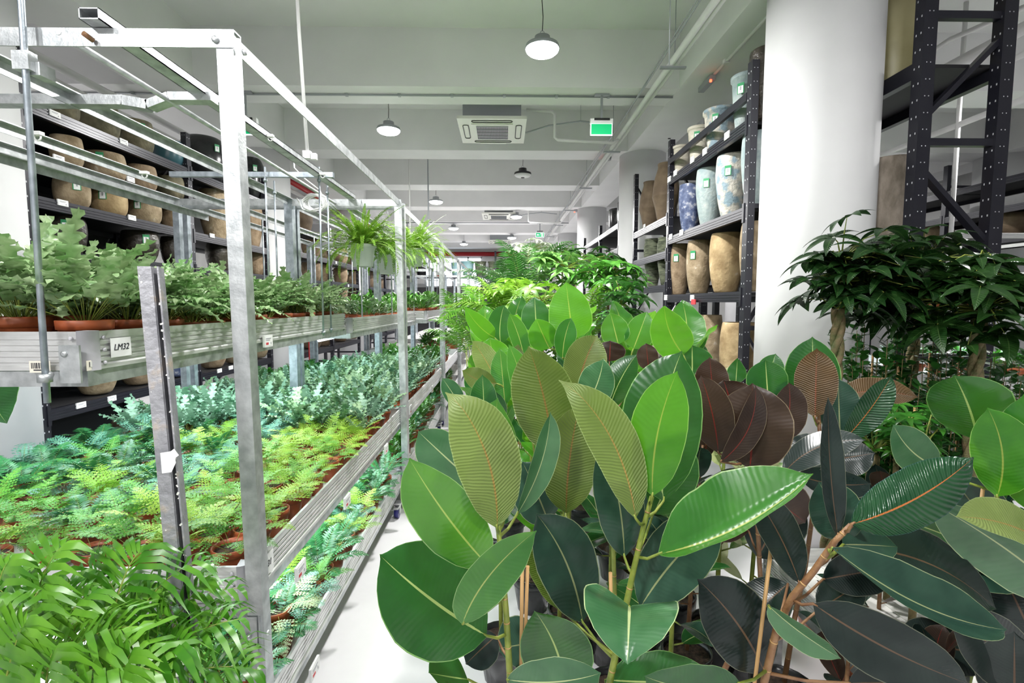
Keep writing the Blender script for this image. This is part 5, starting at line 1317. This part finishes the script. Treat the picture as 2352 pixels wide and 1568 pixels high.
G_ = rubber('large-leaved rubber plant behind the front plants, glossy green leaves left of the dark ones', (.42, 1.75),
 [(1400, 960, 1.62), (1405, 1100, 1.64), (1410, 1300, 1.66)],
 [(1398, 945, 1462, 814, 70, 'rub_green', 12, 1.62, 1.62, dict(bend=-.06, fold=-.15, curl=.3)),
  (1345, 930, 1386, 824, 84, 'rub_sage', -20, 1.60, 1.56, dict(bend=.08)),
  (1325, 900, 1372, 770, 96, 'rub_olive', 8, 1.80, 1.82, dict(bend=-.05)),
  (1220, 1000, 1168, 790, 60, 'rub_mid', 20, 1.6, 1.62, dict(bend=.05)),
  (1160, 930, 1148, 800, 54, 'rub_mid', -10, 1.7, 1.72, dict()),
  (1150, 900, 1085, 782, 60, 'rub_under', 20, 1.75, 1.75, dict(bend=.05)),
  (1140, 870, 1125, 775, 84, 'rub_bright', 0, 1.9, 1.92, dict()),
  (1180, 880, 1190, 790, 40, 'rub_olive', 0, 1.85, 1.85, dict()),
  (1110, 1000, 1108, 860, 66, 'rub_green', -10, 1.6, 1.6, dict(bend=.02)),
  (1140, 990, 1140, 900, 50, 'rub_sage', 10, 1.65, 1.65, dict()),
  (1140, 880, 1062, 850, 52, 'rub_olive', 20, 1.7, 1.65, dict(bend=-.08)),
  (1060, 935, 1016, 868, 44, 'rub_sage', 10, 1.45, 1.42, dict()),
  (1590, 860, 1590, 792, 90, 'rub_green', 0, 1.95, 1.95, dict()),
  (1490, 850, 1484, 788, 50, 'rub_burg', 0, 1.9, 1.9, dict()),
  (1400, 830, 1402, 782, 72, 'rub_burg', 0, 2.0, 2.0, dict()),
  (1440, 900, 1430, 842, 80, 'rub_burg', 0, 1.8, 1.8, dict()),
  (1360, 1100, 1300, 960, 120, 'rub_olive', 20, 1.7, 1.7, dict()),
  (1260, 1200, 1200, 1060, 120, 'rub_teal', 20, 1.5, 1.5, dict()),
  (1440, 1180, 1500, 1010, 120, 'rub_teal', -10, 1.5, 1.5, dict()),
 ], 1.65)

# generic rubber plants / fiddle-leaf figs making up the rows behind
def rubber_proto(seed, mats, Hh, nl, ll, lw, name='rubber_plant', shape='rubber', elev0=1.25, elev1=.25, pet='green_stem'):
    rnd = random.Random(seed); t = thing(name, '', 'plant'); ch = fullpot(t, .11, .20, 'pot_black')
    ln = Vector((rnd.uniform(-.04, .04), rnd.uniform(-.04, .04), 0))
    st = [Vector((0, 0, .2)), Vector((0, 0, Hh*.5))+ln*.4, Vector((0, 0, Hh*.88))+ln]
    ch.append(MB().tube(st, [.011, .009, .005], 8).build('stem', pet, t))
    for k in range(nl):
        f = (k+.5)/nl; z = Hh*(.30+.58*f); az = k*2.4+rnd.uniform(-.3, .3); e = elev1+(elev0-elev1)*f**1.2+rnd.uniform(-.2, .2)
        c = st[1].lerp(st[2], max(0, (z-Hh*.5)/(Hh*.38))) if z > Hh*.5 else st[0].lerp(st[1], z/(Hh*.5))
        c = Vector((c.x, c.y, z)); d = Vector((math.cos(az)*math.cos(e), math.sin(az)*math.cos(e), math.sin(e)))
        nn = Vector((-math.cos(az)*math.sin(e), -math.sin(az)*math.sin(e), math.cos(e)))
        b = c+d*.045; L = ll*rnd.uniform(.8, 1.1); m = MB()
        s0 = random.getstate(); random.seed(seed*100+k)
        blade(m, b, b+d*L, lw*rnd.uniform(.85, 1.1), nn, sag=rnd.uniform(.02, .12), fold=rnd.uniform(.05, .3), bend=rnd.uniform(-.06, .06), curl=rnd.uniform(-.1, .25), shape=shape, nl=14, nw=6, wave=.008 if shape == 'rubber' else .035, twist=rnd.uniform(-.5, .5))
        random.setstate(s0)
        m.tube([c, b, b+d*.01], [.0038, .003, .002], 6, mi=1)
        ch.append(m.build('leaf', [mats[k % len(mats)], pet], t))
    reg(t, *ch); return t
PB = {
 'green': rubber_proto(201, ['rub_green', 'rub_mid', 'rub_green', 'rub_bright', 'rub_sage'], 1.35, 15, .25, .125),
 'green2': rubber_proto(202, ['rub_green', 'rub_green', 'rub_teal', 'rub_mid'], 1.30, 14, .24, .12),
 'burg': rubber_proto(203, ['rub_burg', 'rub_black', 'rub_burg', 'rub_teal'], 1.30, 15, .24, .12, pet='brown_stem'),
 'fig': rubber_proto(204, ['rub_bright', 'rub_mid', 'rub_bright', 'rub_green', 'rub_mid'], 1.60, 17, .27, .19, 'fiddle_leaf_fig', 'broad', 1.3, .4),
 'fig2': rubber_proto(205, ['rub_mid', 'rub_bright', 'rub_green', 'rub_bright'], 1.55, 16, .26, .18, 'fiddle_leaf_fig', 'broad', 1.3, .3),
 'cream': rubber_proto(206, ['rub_cream', 'rub_variegated', 'rub_variegated'], 1.30, 13, .22, .10),
}
PU = set()
def putbig(k, x, y, sc, label, group, rz=None, z=0):
    o = PB[k]
    if k in PU: o = dup(o, (x, y, z), 0, sc)
    PU.add(k); o.location = (x, y, z); o.rotation_euler = (0, 0, rz if rz is not None else random.uniform(0, 6.28)); o.scale = (sc,)*3; o['label'] = label; o['group'] = group; o['category'] = 'plant'; return o
rows = [
 ('fig', 1310, 2.75, 1.0, 'tall broad-leaved fig with the biggest bright leaf at centre'), ('fig2', 1225, 2.6, 1.0, 'broad-leaved fig just left of the biggest bright leaf'),
 ('fig2', 1110, 2.9, 1.0, 'broad-leaved fig reaching leftwards over the aisle'), ('fig', 1420, 2.9, .98, 'broad-leaved fig right of the biggest bright leaf'),
 ('fig2', 1480, 3.2, .98, 'broad-leaved fig before the mossy urns'), ('fig', 1565, 2.4, .98, 'broad-leaved fig with an arching bright leaf before the sand jars'),
 ('fig', 1170, 3.3, 1.0, 'broad-leaved fig behind, left of centre'), ('fig2', 1340, 3.5, 1.0, 'broad-leaved fig behind the central bright leaf'),
 ('green', 1290, 2.15, .97, 'green rubber plant between the front plants and the figs'), ('green2', 1150, 2.1, .95, 'green rubber plant nearest the aisle behind the front one'),
 ('green2', 1410, 2.2, .95, 'green rubber plant behind the dark-leaved ones at centre'), ('burg', 1480, 2.15, .96, 'burgundy rubber plant at centre, behind the upright glossy leaf'),
 ('burg', 1600, 2.0, .94, 'burgundy rubber plant left of the cream-leaved one'), ('cream', 1668, 2.15, 1.02, 'cream-leaved rubber plant in front of the pot shelving'),
 ('cream', 1745, 2.1, .96, 'variegated rubber plant beside the white column'), ('green2', 1560, 1.75, .92, 'dark green rubber plant behind the large glossy leaf'),
 ('burg', 2060, 1.85, .78, 'low dark rubber plant before the small-leaved shrubs'), ('green2', 2330, 1.9, .85, 'green rubber plant behind the right edge one'),
 ('burg', 1990, 1.45, .70, 'dark rubber plant hidden low at the right'), ('burg', 2180, 1.25, .62, 'low blackish rubber plant at the bottom right'),
]
for (k, px, Y, sc, lb) in rows:
    p = at(px, 700, Y); putbig(k, p.x, Y, sc, lb, 'broad-leaved plants along the aisle')
# big manual fig leaves
fg = rubber('broad-leaved fig showing the biggest upright bright green leaf', (.33, 2.25),
 [(1312, 790, 2.05), (1310, 900, 2.08), (1300, 1100, 2.1)],
 [(1316, 778, 1300, 648, 100, 'rub_bright', 0, 2.0, 2.0, dict(shape='broad', fold=.05, ws=1.0)),
  (1232, 760, 1228, 682, 68, 'rub_green', 0, 2.1, 2.1, dict(shape='broad')),
  (1262, 800, 1232, 732, 70, 'rub_bright', -20, 1.95, 1.95, dict(shape='broad')),
  (1292, 822, 1312, 730, 50, 'rub_mid', 20, 1.9, 1.92, dict(bend=-.06)),
  (1136, 775, 1068, 705, 46, 'rub_bright', 20, 2.1, 2.0, dict(bend=-.08, shape='broad')),
  (1150, 790, 1158, 700, 58, 'rub_green', 10, 2.2, 2.2, dict(bend=-.06)),
  (1205, 830, 1170, 720, 44, 'rub_mid', 20, 1.95, 1.95, dict(bend=.05)),
  (1420, 790, 1402, 718, 66, 'rub_mid', 0, 2.2, 2.2, dict(shape='broad')),
  (1455, 800, 1486, 716, 66, 'rub_mid', 10, 2.2, 2.2, dict(shape='broad')),
  (1570, 815, 1526, 702, 92, 'rub_bright', -8, 1.95, 1.92, dict(shape='broad', bend=-.08, wave=.02)),
 ], 2.0)

# ------------------------------------------------------------------ palms, schefflera, pachira ...
def palm(x, y, z0, hgt, nf, L, W, mat, label, group, seed, pairs=22, name='potted_palm', potr=.13, poth=.22, el=(.6, 1.45), pw=.008, arch=(.6, 1.6), pot=True):
    rnd = random.Random(seed); t = thing(name, label, 'palm', (x, y, z0), 0, group)
    if pot: fullpot(t, potr, poth, 'terracotta')
    m = MB()
    for k in range(nf):
        az = 2*PI*k/nf*2.4+rnd.uniform(-.3, .3); e = rnd.uniform(*el)
        o = Vector((.05*math.cos(az), .05*math.sin(az), poth*.9)); top = Vector((.10*math.cos(az), .10*math.sin(az), hgt*rnd.uniform(.75, 1)))
        m.tube([o, o.lerp(top, .5)+Vector((0, 0, 0)), top], [.005, .0045, .0035], 5, mi=1)
        pts = frond_pts(L*rnd.uniform(.75, 1.1), e, az, rnd.uniform(*arch), 12, top)
        frond(m, pts, W*rnd.uniform(.85, 1.1), pairs, 0, 'lance', .35, start=.12, rnd=rnd, pw=pw, stemr=.003)
    m.build('foliage', [mat, 'green_stem'], t); return t
def palmate(m, c, d, up, R, rnd, n=6, lw=.3, mi=0, droop=.35, nl=6):
    """radiating leaflets from c; plane normal up"""
    s = up.orthogonal().normalized(); q = up.cross(s)
    a0 = rnd.uniform(0, 6.28)
    for k in range(n):
        a = a0+2*PI*k/n*.92; dv = (s*math.cos(a)+q*math.sin(a)); L = R*rnd.uniform(.75, 1.05)
        e = c+dv*L-Vector((0, 0, droop*L*rnd.uniform(.6, 1.3)))
        blade(m, c+dv*.006, e, L*lw, up, sag=.12, fold=.22, shape='narrow', nl=nl, nw=2, mi=mi)
def palmate_tree(x, y, z0, label, group, pts, R, mat, seed, crown, name='schefflera', n=6, lw=.3, pot=True, trunk=None, droop=.35, cat='plant', nl=6, potr=.14):
    """pts: list of world leaf-centre positions; crown: local crown centre z"""
    rnd = random.Random(seed); org = Vector((x, y, z0)); t = thing(name, label, cat, org, 0, group)
    if pot: fullpot(t, potr, .24, 'terracotta')
    cr = [Vector((0, 0, z)) for z in crown]
    if trunk == 'braid':
        m = MB()
        for k in range(3):
            a0 = 2*PI*k/3; P = []
            for i in range(60):
                f = i/59; a = a0+f*26; P.append((.017*math.cos(a), .017*math.sin(a)*.9, .2+(crown[0]-.2)*f))
            m.tube(P, .0155, 8)
        m.build('braided_trunk', 'braid_bark', t)
    else: MB().tube([(0, 0, .2), (.01, 0, crown[0])], [.014, .009], 8).build('stem', 'twig', t)
    m = MB(); ms = MB()
    for p in pts:
        c = Vector(p)-org; o = min(cr, key=lambda q: (q-c).length)
        ms.tube([o, o.lerp(c, .5)+Vector((0, 0, .03)), c], [.004, .0028, .0018], 5)
        out = Vector((c.x-o.x, c.y-o.y, 0)); up = (Vector((0, 0, 1))+out*rnd.uniform(.3, 1.8)+Vector((rnd.uniform(-.5, .5), rnd.uniform(-.5, .5), 0))).normalized()
        palmate(m, c, None, up, R*rnd.uniform(.8, 1.1), rnd, n, lw, droop=droop, nl=nl)
    ms.build('leaf_stalks', 'green_stem', t); m.build('foliage', mat, t); return t
# money tree crowns
rnd = random.Random(31)
def blob(n, c, r, rnd):
    out = []
    while len(out) < n:
        v = Vector((rnd.uniform(-1, 1), rnd.uniform(-1, 1), rnd.uniform(-1, 1)))
        if .35 < v.length < 1: out.append(Vector((c[0]+v.x*r[0], c[1]+v.y*r[1], c[2]+v.z*r[2])))
    return out
YM = 2.35
c1 = at(1985, 640, YM); P1_ = blob(60, (c1.x, YM, c1.z-.02), (.30, .26, .20), rnd)
P1_ += [at(1945, 500, YM-.05), at(2038, 528, YM-.1), at(1862, 600, YM), at(1850, 648, YM-.03), at(2075, 612, YM-.2), at(1918, 652, YM-.1), at(1992, 690, YM-.15), at(1915, 545, YM)]
pT = at(1922, 800, YM); palmate_tree(pT.x, YM, 0, 'braided-trunk money tree in front of the white column', 'money trees at the right', P1_, .165, 'pachira', 5, [1.62, 1.75, 1.85], 'money_tree', 6, .36, trunk='braid', nl=8, droop=.28)
YM2 = 2.2
c2 = at(2210, 680, YM2); P2_ = blob(64, (c2.x, YM2, c2.z-.02), (.34, .26, .21), rnd)
P2_ += [at(2310, 640, YM2-.1), at(2330, 700, YM2), at(2170, 610, YM2), at(2260, 600, YM2)]
palmate_tree(at(2245, 800, YM2).x, YM2, 0, 'second braided money tree at the right edge before the rack frame', 'money trees at the right', P2_, .165, 'pachira', 6, [1.62, 1.75, 1.85], 'money_tree', 6, .36, trunk='braid', nl=8, droop=.28)
c3 = at(2110, 600, 2.75); palmate_tree(c3.x, 2.75, 0, 'third money tree between the other two, set back', 'money trees at the right', blob(44, (c3.x, 2.75, c3.z-.05), (.34, .2, .22), rnd), .16, 'pachira', 7, [1.6, 1.8], 'money_tree', 6, .36, trunk='braid', nl=6, droop=.28)
# small-leaved ficus shrubs below
def shrub(x, y, z0, hgt, R, nst, mat, label, group, seed, ll=.05, lw=.034, name='small_leaved_ficus', zb=.3, cane=True, nj=26):
    rnd = random.Random(seed); t = thing(name, label, 'plant', (x, y, z0), 0, group); fullpot(t, .12, .22, 'terracotta')
    m = MB(); ms = MB()
    for k in range(nst):
        az = rnd.uniform(0, 6.28); rr = R*rnd.uniform(.2, 1); top = Vector((rr*math.cos(az), rr*math.sin(az), hgt*rnd.uniform(.7, 1))); o = Vector((.03*math.cos(az), .03*math.sin(az), .2))
        mid = o.lerp(top, .5)+Vector((rr*.25*math.cos(az), rr*.25*math.sin(az), 0)); ms.tube([o, mid, top], [.004, .003, .0015], 5)
        for j in range(nj):
            f = zb+(1-zb)*j/(nj-1); p = (o.lerp(mid, f*2) if f < .5 else mid.lerp(top, f*2-1)); a = rnd.uniform(0, 6.28); e = rnd.uniform(-.1, .9)
            d = Vector((math.cos(a)*math.cos(e), math.sin(a)*math.cos(e), math.sin(e))); nn = Vector((-math.cos(a)*math.sin(e), -math.sin(a)*math.sin(e), math.cos(e)))
            blade(m, p+d*.006, p+d*ll*rnd.uniform(.7, 1.1), lw*rnd.uniform(.8, 1.1), nn, fold=.15, shape='oval', nl=5, nw=2)
    ms.build('branches', 'twig', t); m.build('foliage', mat, t)
    if cane: MB().tube([(.02, -.02, .2), (.02, -.02, hgt*.86)], .005, 6).build('support_cane', 'cane', t)
    return t
for i, (px, Y, h) in enumerate(((1990, 2.5, 1.62), (2050, 2.4, 1.60), (2120, 2.45, 1.63), (2195, 2.5, 1.6), (2290, 2.45, 1.45), (2090, 2.1, 1.40))):
    p = at(px, 800, Y); shrub(p.x, Y, 0, h, .21, 20, 'ficus_small', 'small-leaved ficus with a cane beneath the money trees, %s from the column' % ORD[i+1], 'small-leaved ficus below the money trees', 300+i, zb=.35, nj=40, ll=.062, lw=.044)
for i, (px, py, Y) in enumerate(((2060, 950, 1.9), (2120, 1000, 1.75), (2010, 985, 1.95))):
    p = at(px, py, Y); palmate_tree(p.x, Y, 0, 'low bright umbrella-leaved plant between dark rubber plants, %s of three' % ORD[i+1], 'low umbrella plants at right', blob(16, (p.x, Y, p.z), (.16, .12, .09), rnd), .085, 'small_green', 40+i, [p.z-.1], 'umbrella_plant', 7, .3, droop=.2, nl=4)

# mixed tall plants far along the aisle
GB = 'tall plants far along the aisle'
def pxy(px, Y): return at(px, 640, Y).x
palm(pxy(1130, 4.6), 4.6, 0, 1.5, 20, .62, .19, 'palm_green', 'feathery palm at the aisle edge beyond the figs', GB, 401, pw=.009)
palm(pxy(1195, 4.3), 4.3, 0, 1.5, 20, .62, .2, 'boston', 'light green arching palm beyond the figs', GB, 402, pw=.009)
palm(pxy(1090, 5.4), 5.4, 0, 1.4, 18, .65, .19, 'palm_green', 'palm drooping over the aisle, farther along', GB, 403, pw=.009)
palm(pxy(1205, 5.8), 5.8, 0, 1.95, 18, .8, .22, 'palm_dark', 'tall dark palm rising behind the light ones', GB, 404, pw=.010)
palm(pxy(1320, 4.6), 4.6, 0, 1.45, 18, .62, .18, 'palm_green', 'palm behind the central figs', GB, 405, pw=.011)
palm(pxy(1165, 7.4), 7.4, 0, 2.0, 16, .8, .22, 'palm_dark', 'dark palm at the far left of the tall group', GB, 406, pw=.010)
def schef(px, py, Y, n, r, R, mat, label, seed, name='schefflera'):
    p = at(px, py, Y); palmate_tree(p.x, Y, 0, label, GB, blob(n, (p.x, Y, p.z), r, rnd), R, mat, seed, [p.z-.15, p.z], name, 7, .36, droop=.25, nl=4)
schef(1300, 615, 5.0, 34, (.34, .3, .18), .17, 'small_glossy', 'broad umbrella-leaved plant below the distant exit sign', 411)
schef(1395, 635, 4.6, 34, (.34, .3, .16), .16, 'small_green', 'umbrella-leaved plant right of centre', 412)
schef(1430, 700, 3.9, 26, (.22, .25, .2), .13, 'palm_dark', 'dark umbrella-leaved plant before the second right column', 413)
schef(1245, 690, 3.7, 26, (.28, .25, .12), .13, 'boston', 'yellow-green umbrella plant behind the figs', 414)
schef(1180, 668, 4.3, 22, (.25, .25, .10), .13, 'boston', 'yellow-green umbrella plant near the aisle palms', 415)
schef(1360, 600, 6.3, 26, (.4, .3, .18), .17, 'small_green', 'umbrella-leaved plant farther back below the pipes', 416)
schef(1218, 578, 6.6, 34, (.34, .3, .16), .12, 'white_leaf', 'white-variegated plant, highest of the tall group', 417, 'variegated_plant')
schef(1290, 582, 7.4, 26, (.34, .3, .16), .13, 'small_glossy', 'glossy plant beside the white-variegated one', 418)
for i, (px, Y, h) in enumerate(((1150, 6.4, 1.55), (1260, 5.6, 1.6), (1330, 7.0, 1.6))):
    shrub(pxy(px, Y), Y, 0, h, .3, 16, 'small_green', 'bushy green plant in the tall far group, %s from the aisle' % ORD[i+1], GB, 430+i, ll=.12, lw=.05, zb=.3, cane=False, name='bushy_plant')

# ------------------------------------------------------------------ palms on the trolley, left foreground
rnd = random.Random(77)
def frond_to(m, bpx, tip, W, rnd, arch=.35, pairs=11, pw=.012, Yb=1.0, Yt=1.05):
    b = at(bpx[0], bpx[1], Yb); e = at(tip[0], tip[1], Yt); L = (e-b).length; pts = []
    for i in range(13):
        f = i/12; pts.append(b.lerp(e, f)+Vector((0, 0, arch*L*4*f*(1-f)*.5)))
    frond(m, pts, W*1.3, pairs, 0, 'lance', .45, start=.10, rnd=rnd, pw=pw, stemr=.0028, wj=.15, curve=True); return pts[0]
def near_palm(x, y, label, fr, seed):
    rnd = random.Random(seed); org = Vector((x, y, .15)); t = thing('parlour_palm', label, 'palm', org, 0, 'palms on the foreground trolley'); fullpot(t, .10, .18, 'terracotta')
    m = MB()
    for (b, e, W, Yb, Yt) in fr:
        q = frond_to(m, b, e, W, rnd, Yb=Yb, Yt=Yt, arch=rnd.uniform(.2, .45), pairs=rnd.choice([9, 10, 12]), pw=rnd.uniform(.0065, .009))
        m.tube([q, Vector((x+.02, y, .33))], [.003, .004], 5, mi=1)
    m.build('foliage', ['palm_green', 'green_stem'], t, org)
near_palm(-1.05, 1.02, 'leafy palm in the left foreground nearest the chipped post', [
 ((300, 1560), (560, 1420), .13, 1.02, 1.10), ((250, 1540), (470, 1290), .13, 1.05, 1.16), ((330, 1590), (600, 1540), .12, 1.0, 1.08), ((240, 1500), (330, 1260), .12, 1.05, 1.14),
 ((350, 1568), (480, 1330), .12, 1.12, 1.2), ((300, 1600), (430, 1480), .13, .92, .96), ((260, 1520), (560, 1350), .11, 1.15, 1.25), ((380, 1640), (580, 1500), .12, 1.1, 1.12), ((320, 1560), (250, 1330), .12, 1.12, 1.2), ((330, 1600), (380, 1400), .12, .98, 1.0), ((400, 1620), (520, 1390), .12, 1.18, 1.24)], 1)
near_palm(-1.30, .95, 'leafy palm at the bottom left corner', [
 ((60, 1640), (220, 1360), .13, .95, 1.05), ((30, 1600), (150, 1250), .13, 1.0, 1.1), ((20, 1640), (330, 1440), .14, .88, .95), ((-30, 1560), (20, 1290), .12, 1.0, 1.05),
 ((120, 1640), (260, 1470), .14, .85, .9), ((0, 1640), (60, 1430), .14, .86, .9), ((100, 1600), (400, 1560), .14, .84, .88), ((-40, 1620), (110, 1330), .13, .95, 1.05), ((150, 1640), (180, 1420), .12, .95, 1.0), ((60, 1580), (-40, 1400), .12, .9, .95), ((180, 1640), (360, 1350), .12, 1.05, 1.15), ((100, 1700), (120, 1500), .14, .82, .84), ((240, 1700), (300, 1500), .14, .82, .86)], 2)
near_palm(-1.35, 1.18, 'leafy palm standing behind, against the front of the middle tray', [
 ((150, 1480), (260, 1270), .12, 1.2, 1.28), ((100, 1500), (60, 1290), .12, 1.18, 1.22), ((180, 1520), (400, 1380), .12, 1.18, 1.26), ((130, 1560), (20, 1420), .12, 1.1, 1.12), ((160, 1560), (160, 1330), .12, 1.14, 1.2), ((200, 1560), (500, 1440), .11, 1.2, 1.25), ((220, 1560), (300, 1380), .12, 1.2, 1.22), ((100, 1520), (-30, 1340), .12, 1.1, 1.15)], 3)

# dark paddle leaf at the left edge
p = at(10, 930, 1.7); t = thing('banana_plant', 'dark broad leaf hanging at the left edge below the top tray', 'plant', (-2.78, 2.72, 0)); 
fullpot(t, .13, .24, 'terracotta')
b = at(-12, 800, 2.75); e = at(16, 972, 2.62); m = MB(); blade(m, b, e, .24, ray(10, 900)*-1, shape='broad', bend=.1, nl=18, nw=8)
m.tube([b, Vector((-2.85, 2.74, 1.2)), Vector((-2.78, 2.72, .2))], .006, 6, mi=1); m.build('leaf', ['rub_green', 'green_stem'], t, (-2.78, 2.72, 0))

# ------------------------------------------------------------------ white rack with plants in the right-hand aisle
px0 = at(2192, 560, 5.2).x; rr_ = thing('plant_rack', 'white plant rack in the right-hand aisle seen past the dark frame', 'rack', (0, 0, 0), 0, 'galvanised plant racks')
for (x, y) in ((px0, 5.2), (px0+1.5, 5.2), (px0, 7.4), (px0+1.5, 7.4)): post(rr_, x, y, .1, RZT-.05, mat='aluminium')
for y in (5.2, 7.4): angle_rail(rr_, (px0-.05, y, RZT-.08), (px0+1.55, y, RZT-.08), .05, mat='aluminium')
for x in (px0, px0+1.5): angle_rail(rr_, (x, 5.2, RZT-.08), (x, 7.4, RZT-.08), .04, mat='aluminium')
tray(rr_, px0+.03, px0+1.5, 5.22, 7.4, .87, h=.16); tray(rr_, px0+.03, px0+1.5, 5.22, 7.4, 1.58); tray(rr_, px0+.03, px0+1.5, 5.22, 7.4, .35)
for x in (px0+.5, px0+1.2): MB().tube([(x, 5.25, 1.5), (x, 5.25, RZT+.12)], .007, 6).build('threaded_rod', 'aluminium', rr_)
area('grow_light', (px0+.7, 6.3, 1.40), .05, 16, (.8, .95, 1), sy=2.0, parent=None); area('grow_light', (px0+.7, 6.2, RZT-.12), .05, 20, (.9, 1, 1), sy=2.0)
k = 0
for z, K in ((.79, 'small'), (1.50, 'glossy')):
    for i in range(5):
        for j in range(3):
            k += 1; place(K, (px0+.18+i*.27, 5.4+j*.4, z), rnd.uniform(0, 6), 1.5, '%s, white rack in the right aisle, %s tray, %s row, %s pot' % (MN[K], 'middle' if z < 1 else 'top', ORD[j+1], ORD[i+1]), 'plants on the white rack in the right-hand aisle', rnd=rnd)
for i in range(4):
    palm(px0+.2+i*.35, 5.7, 1.50, .22, 8, .34, .1, 'boston', 'bright grassy palm on the white rack, top tray, %s from the left' % ORD[i+1], 'small palms on the white rack', 450+i, pairs=14, potr=.06, poth=.1)
# low tables carrying the plants at right
for i, (cx, cy, w_, l_) in enumerate(((1.20, 1.75, .8, 1.0), )):
    t = thing('plant_bench', 'low white slatted plant bench glimpsed under the dark leaves at right', 'bench', (0, 0, 0))
p0 = at(2120, 1250, 1.75)
tray(t, p0.x-.35, p0.x+.30, 1.25, 2.2, .52, h=.09)
for (x, y) in ((p0.x-.3, 1.3), (p0.x+.25, 1.3), (p0.x-.3, 2.15), (p0.x+.25, 2.15)): post(t, x, y, 0, .42, wd=.04)

# ------------------------------------------------------------------ stickers on pots
for (px, py, Y) in ((640, 1490, 1.6), (182, 1297, 1.6)):
    best = None
    for o in bpy.data.objects:
        if o.type == 'EMPTY' and o.parent is None and o.name.startswith('potted_') and 1.3 < o.location.y < 2.2:
            q = proj(o.location+Vector((0, 0, .06))); d_ = math.hypot(q[0]-px, q[1]-py)
            if best is None or d_ < best[0]: best = (d_, o)
    o = best[1]; a = math.atan2(-o.location.y, -o.location.x)-o.rotation_euler[2]; x = Vector((math.cos(a), math.sin(a), 0)); y = Vector((-math.sin(a), math.cos(a), 0)); R = Matrix((y, x, Vector((0, 0, 1)))).transposed()
    g = MB().box(x*.0575+Vector((0, 0, .05)), (.042, .0015, .03), 0, R).build('pot_sticker', 'paper', o)
    m = MB(); m.box(x*.0585+y*.01+Vector((0, 0, .056)), (.012, .0008, .01), 0, R); m.box(x*.0585+Vector((0, 0, .042)), (.03, .0008, .003), 0, R); m.build('sticker_print', 'grey_ink', g)
# ------------------------------------------------------------------ put every world-built group's origin at its own base
import itertools
def allch(o, cl):
    out = []
    for c in cl.get(o, []): out.append(c); out += allch(c, cl)
    return out
CL = {}
for o in bpy.data.objects:
    if o.parent: CL.setdefault(o.parent, []).append(o)
bpy.context.view_layer.update()
for o in list(bpy.data.objects):
    if o.type == 'EMPTY' and o.parent is None and o.location.length < 1e-6 and o.rotation_euler[2] == 0:
        pts = []
        for c in allch(o, CL):
            if c.type == 'MESH': pts += [c.matrix_world @ Vector(b) for b in c.bound_box]
        if not pts: continue
        c = Vector(((min(p.x for p in pts)+max(p.x for p in pts))/2, (min(p.y for p in pts)+max(p.y for p in pts))/2, min(p.z for p in pts)))
        o.location = c
        for ch in CL.get(o, []): ch.location = ch.location-c
print('small plants', cnt, 'objects', len(bpy.data.objects))
for i, o in enumerate(list(bpy.data.objects)):
    if o.type == 'LIGHT': pass
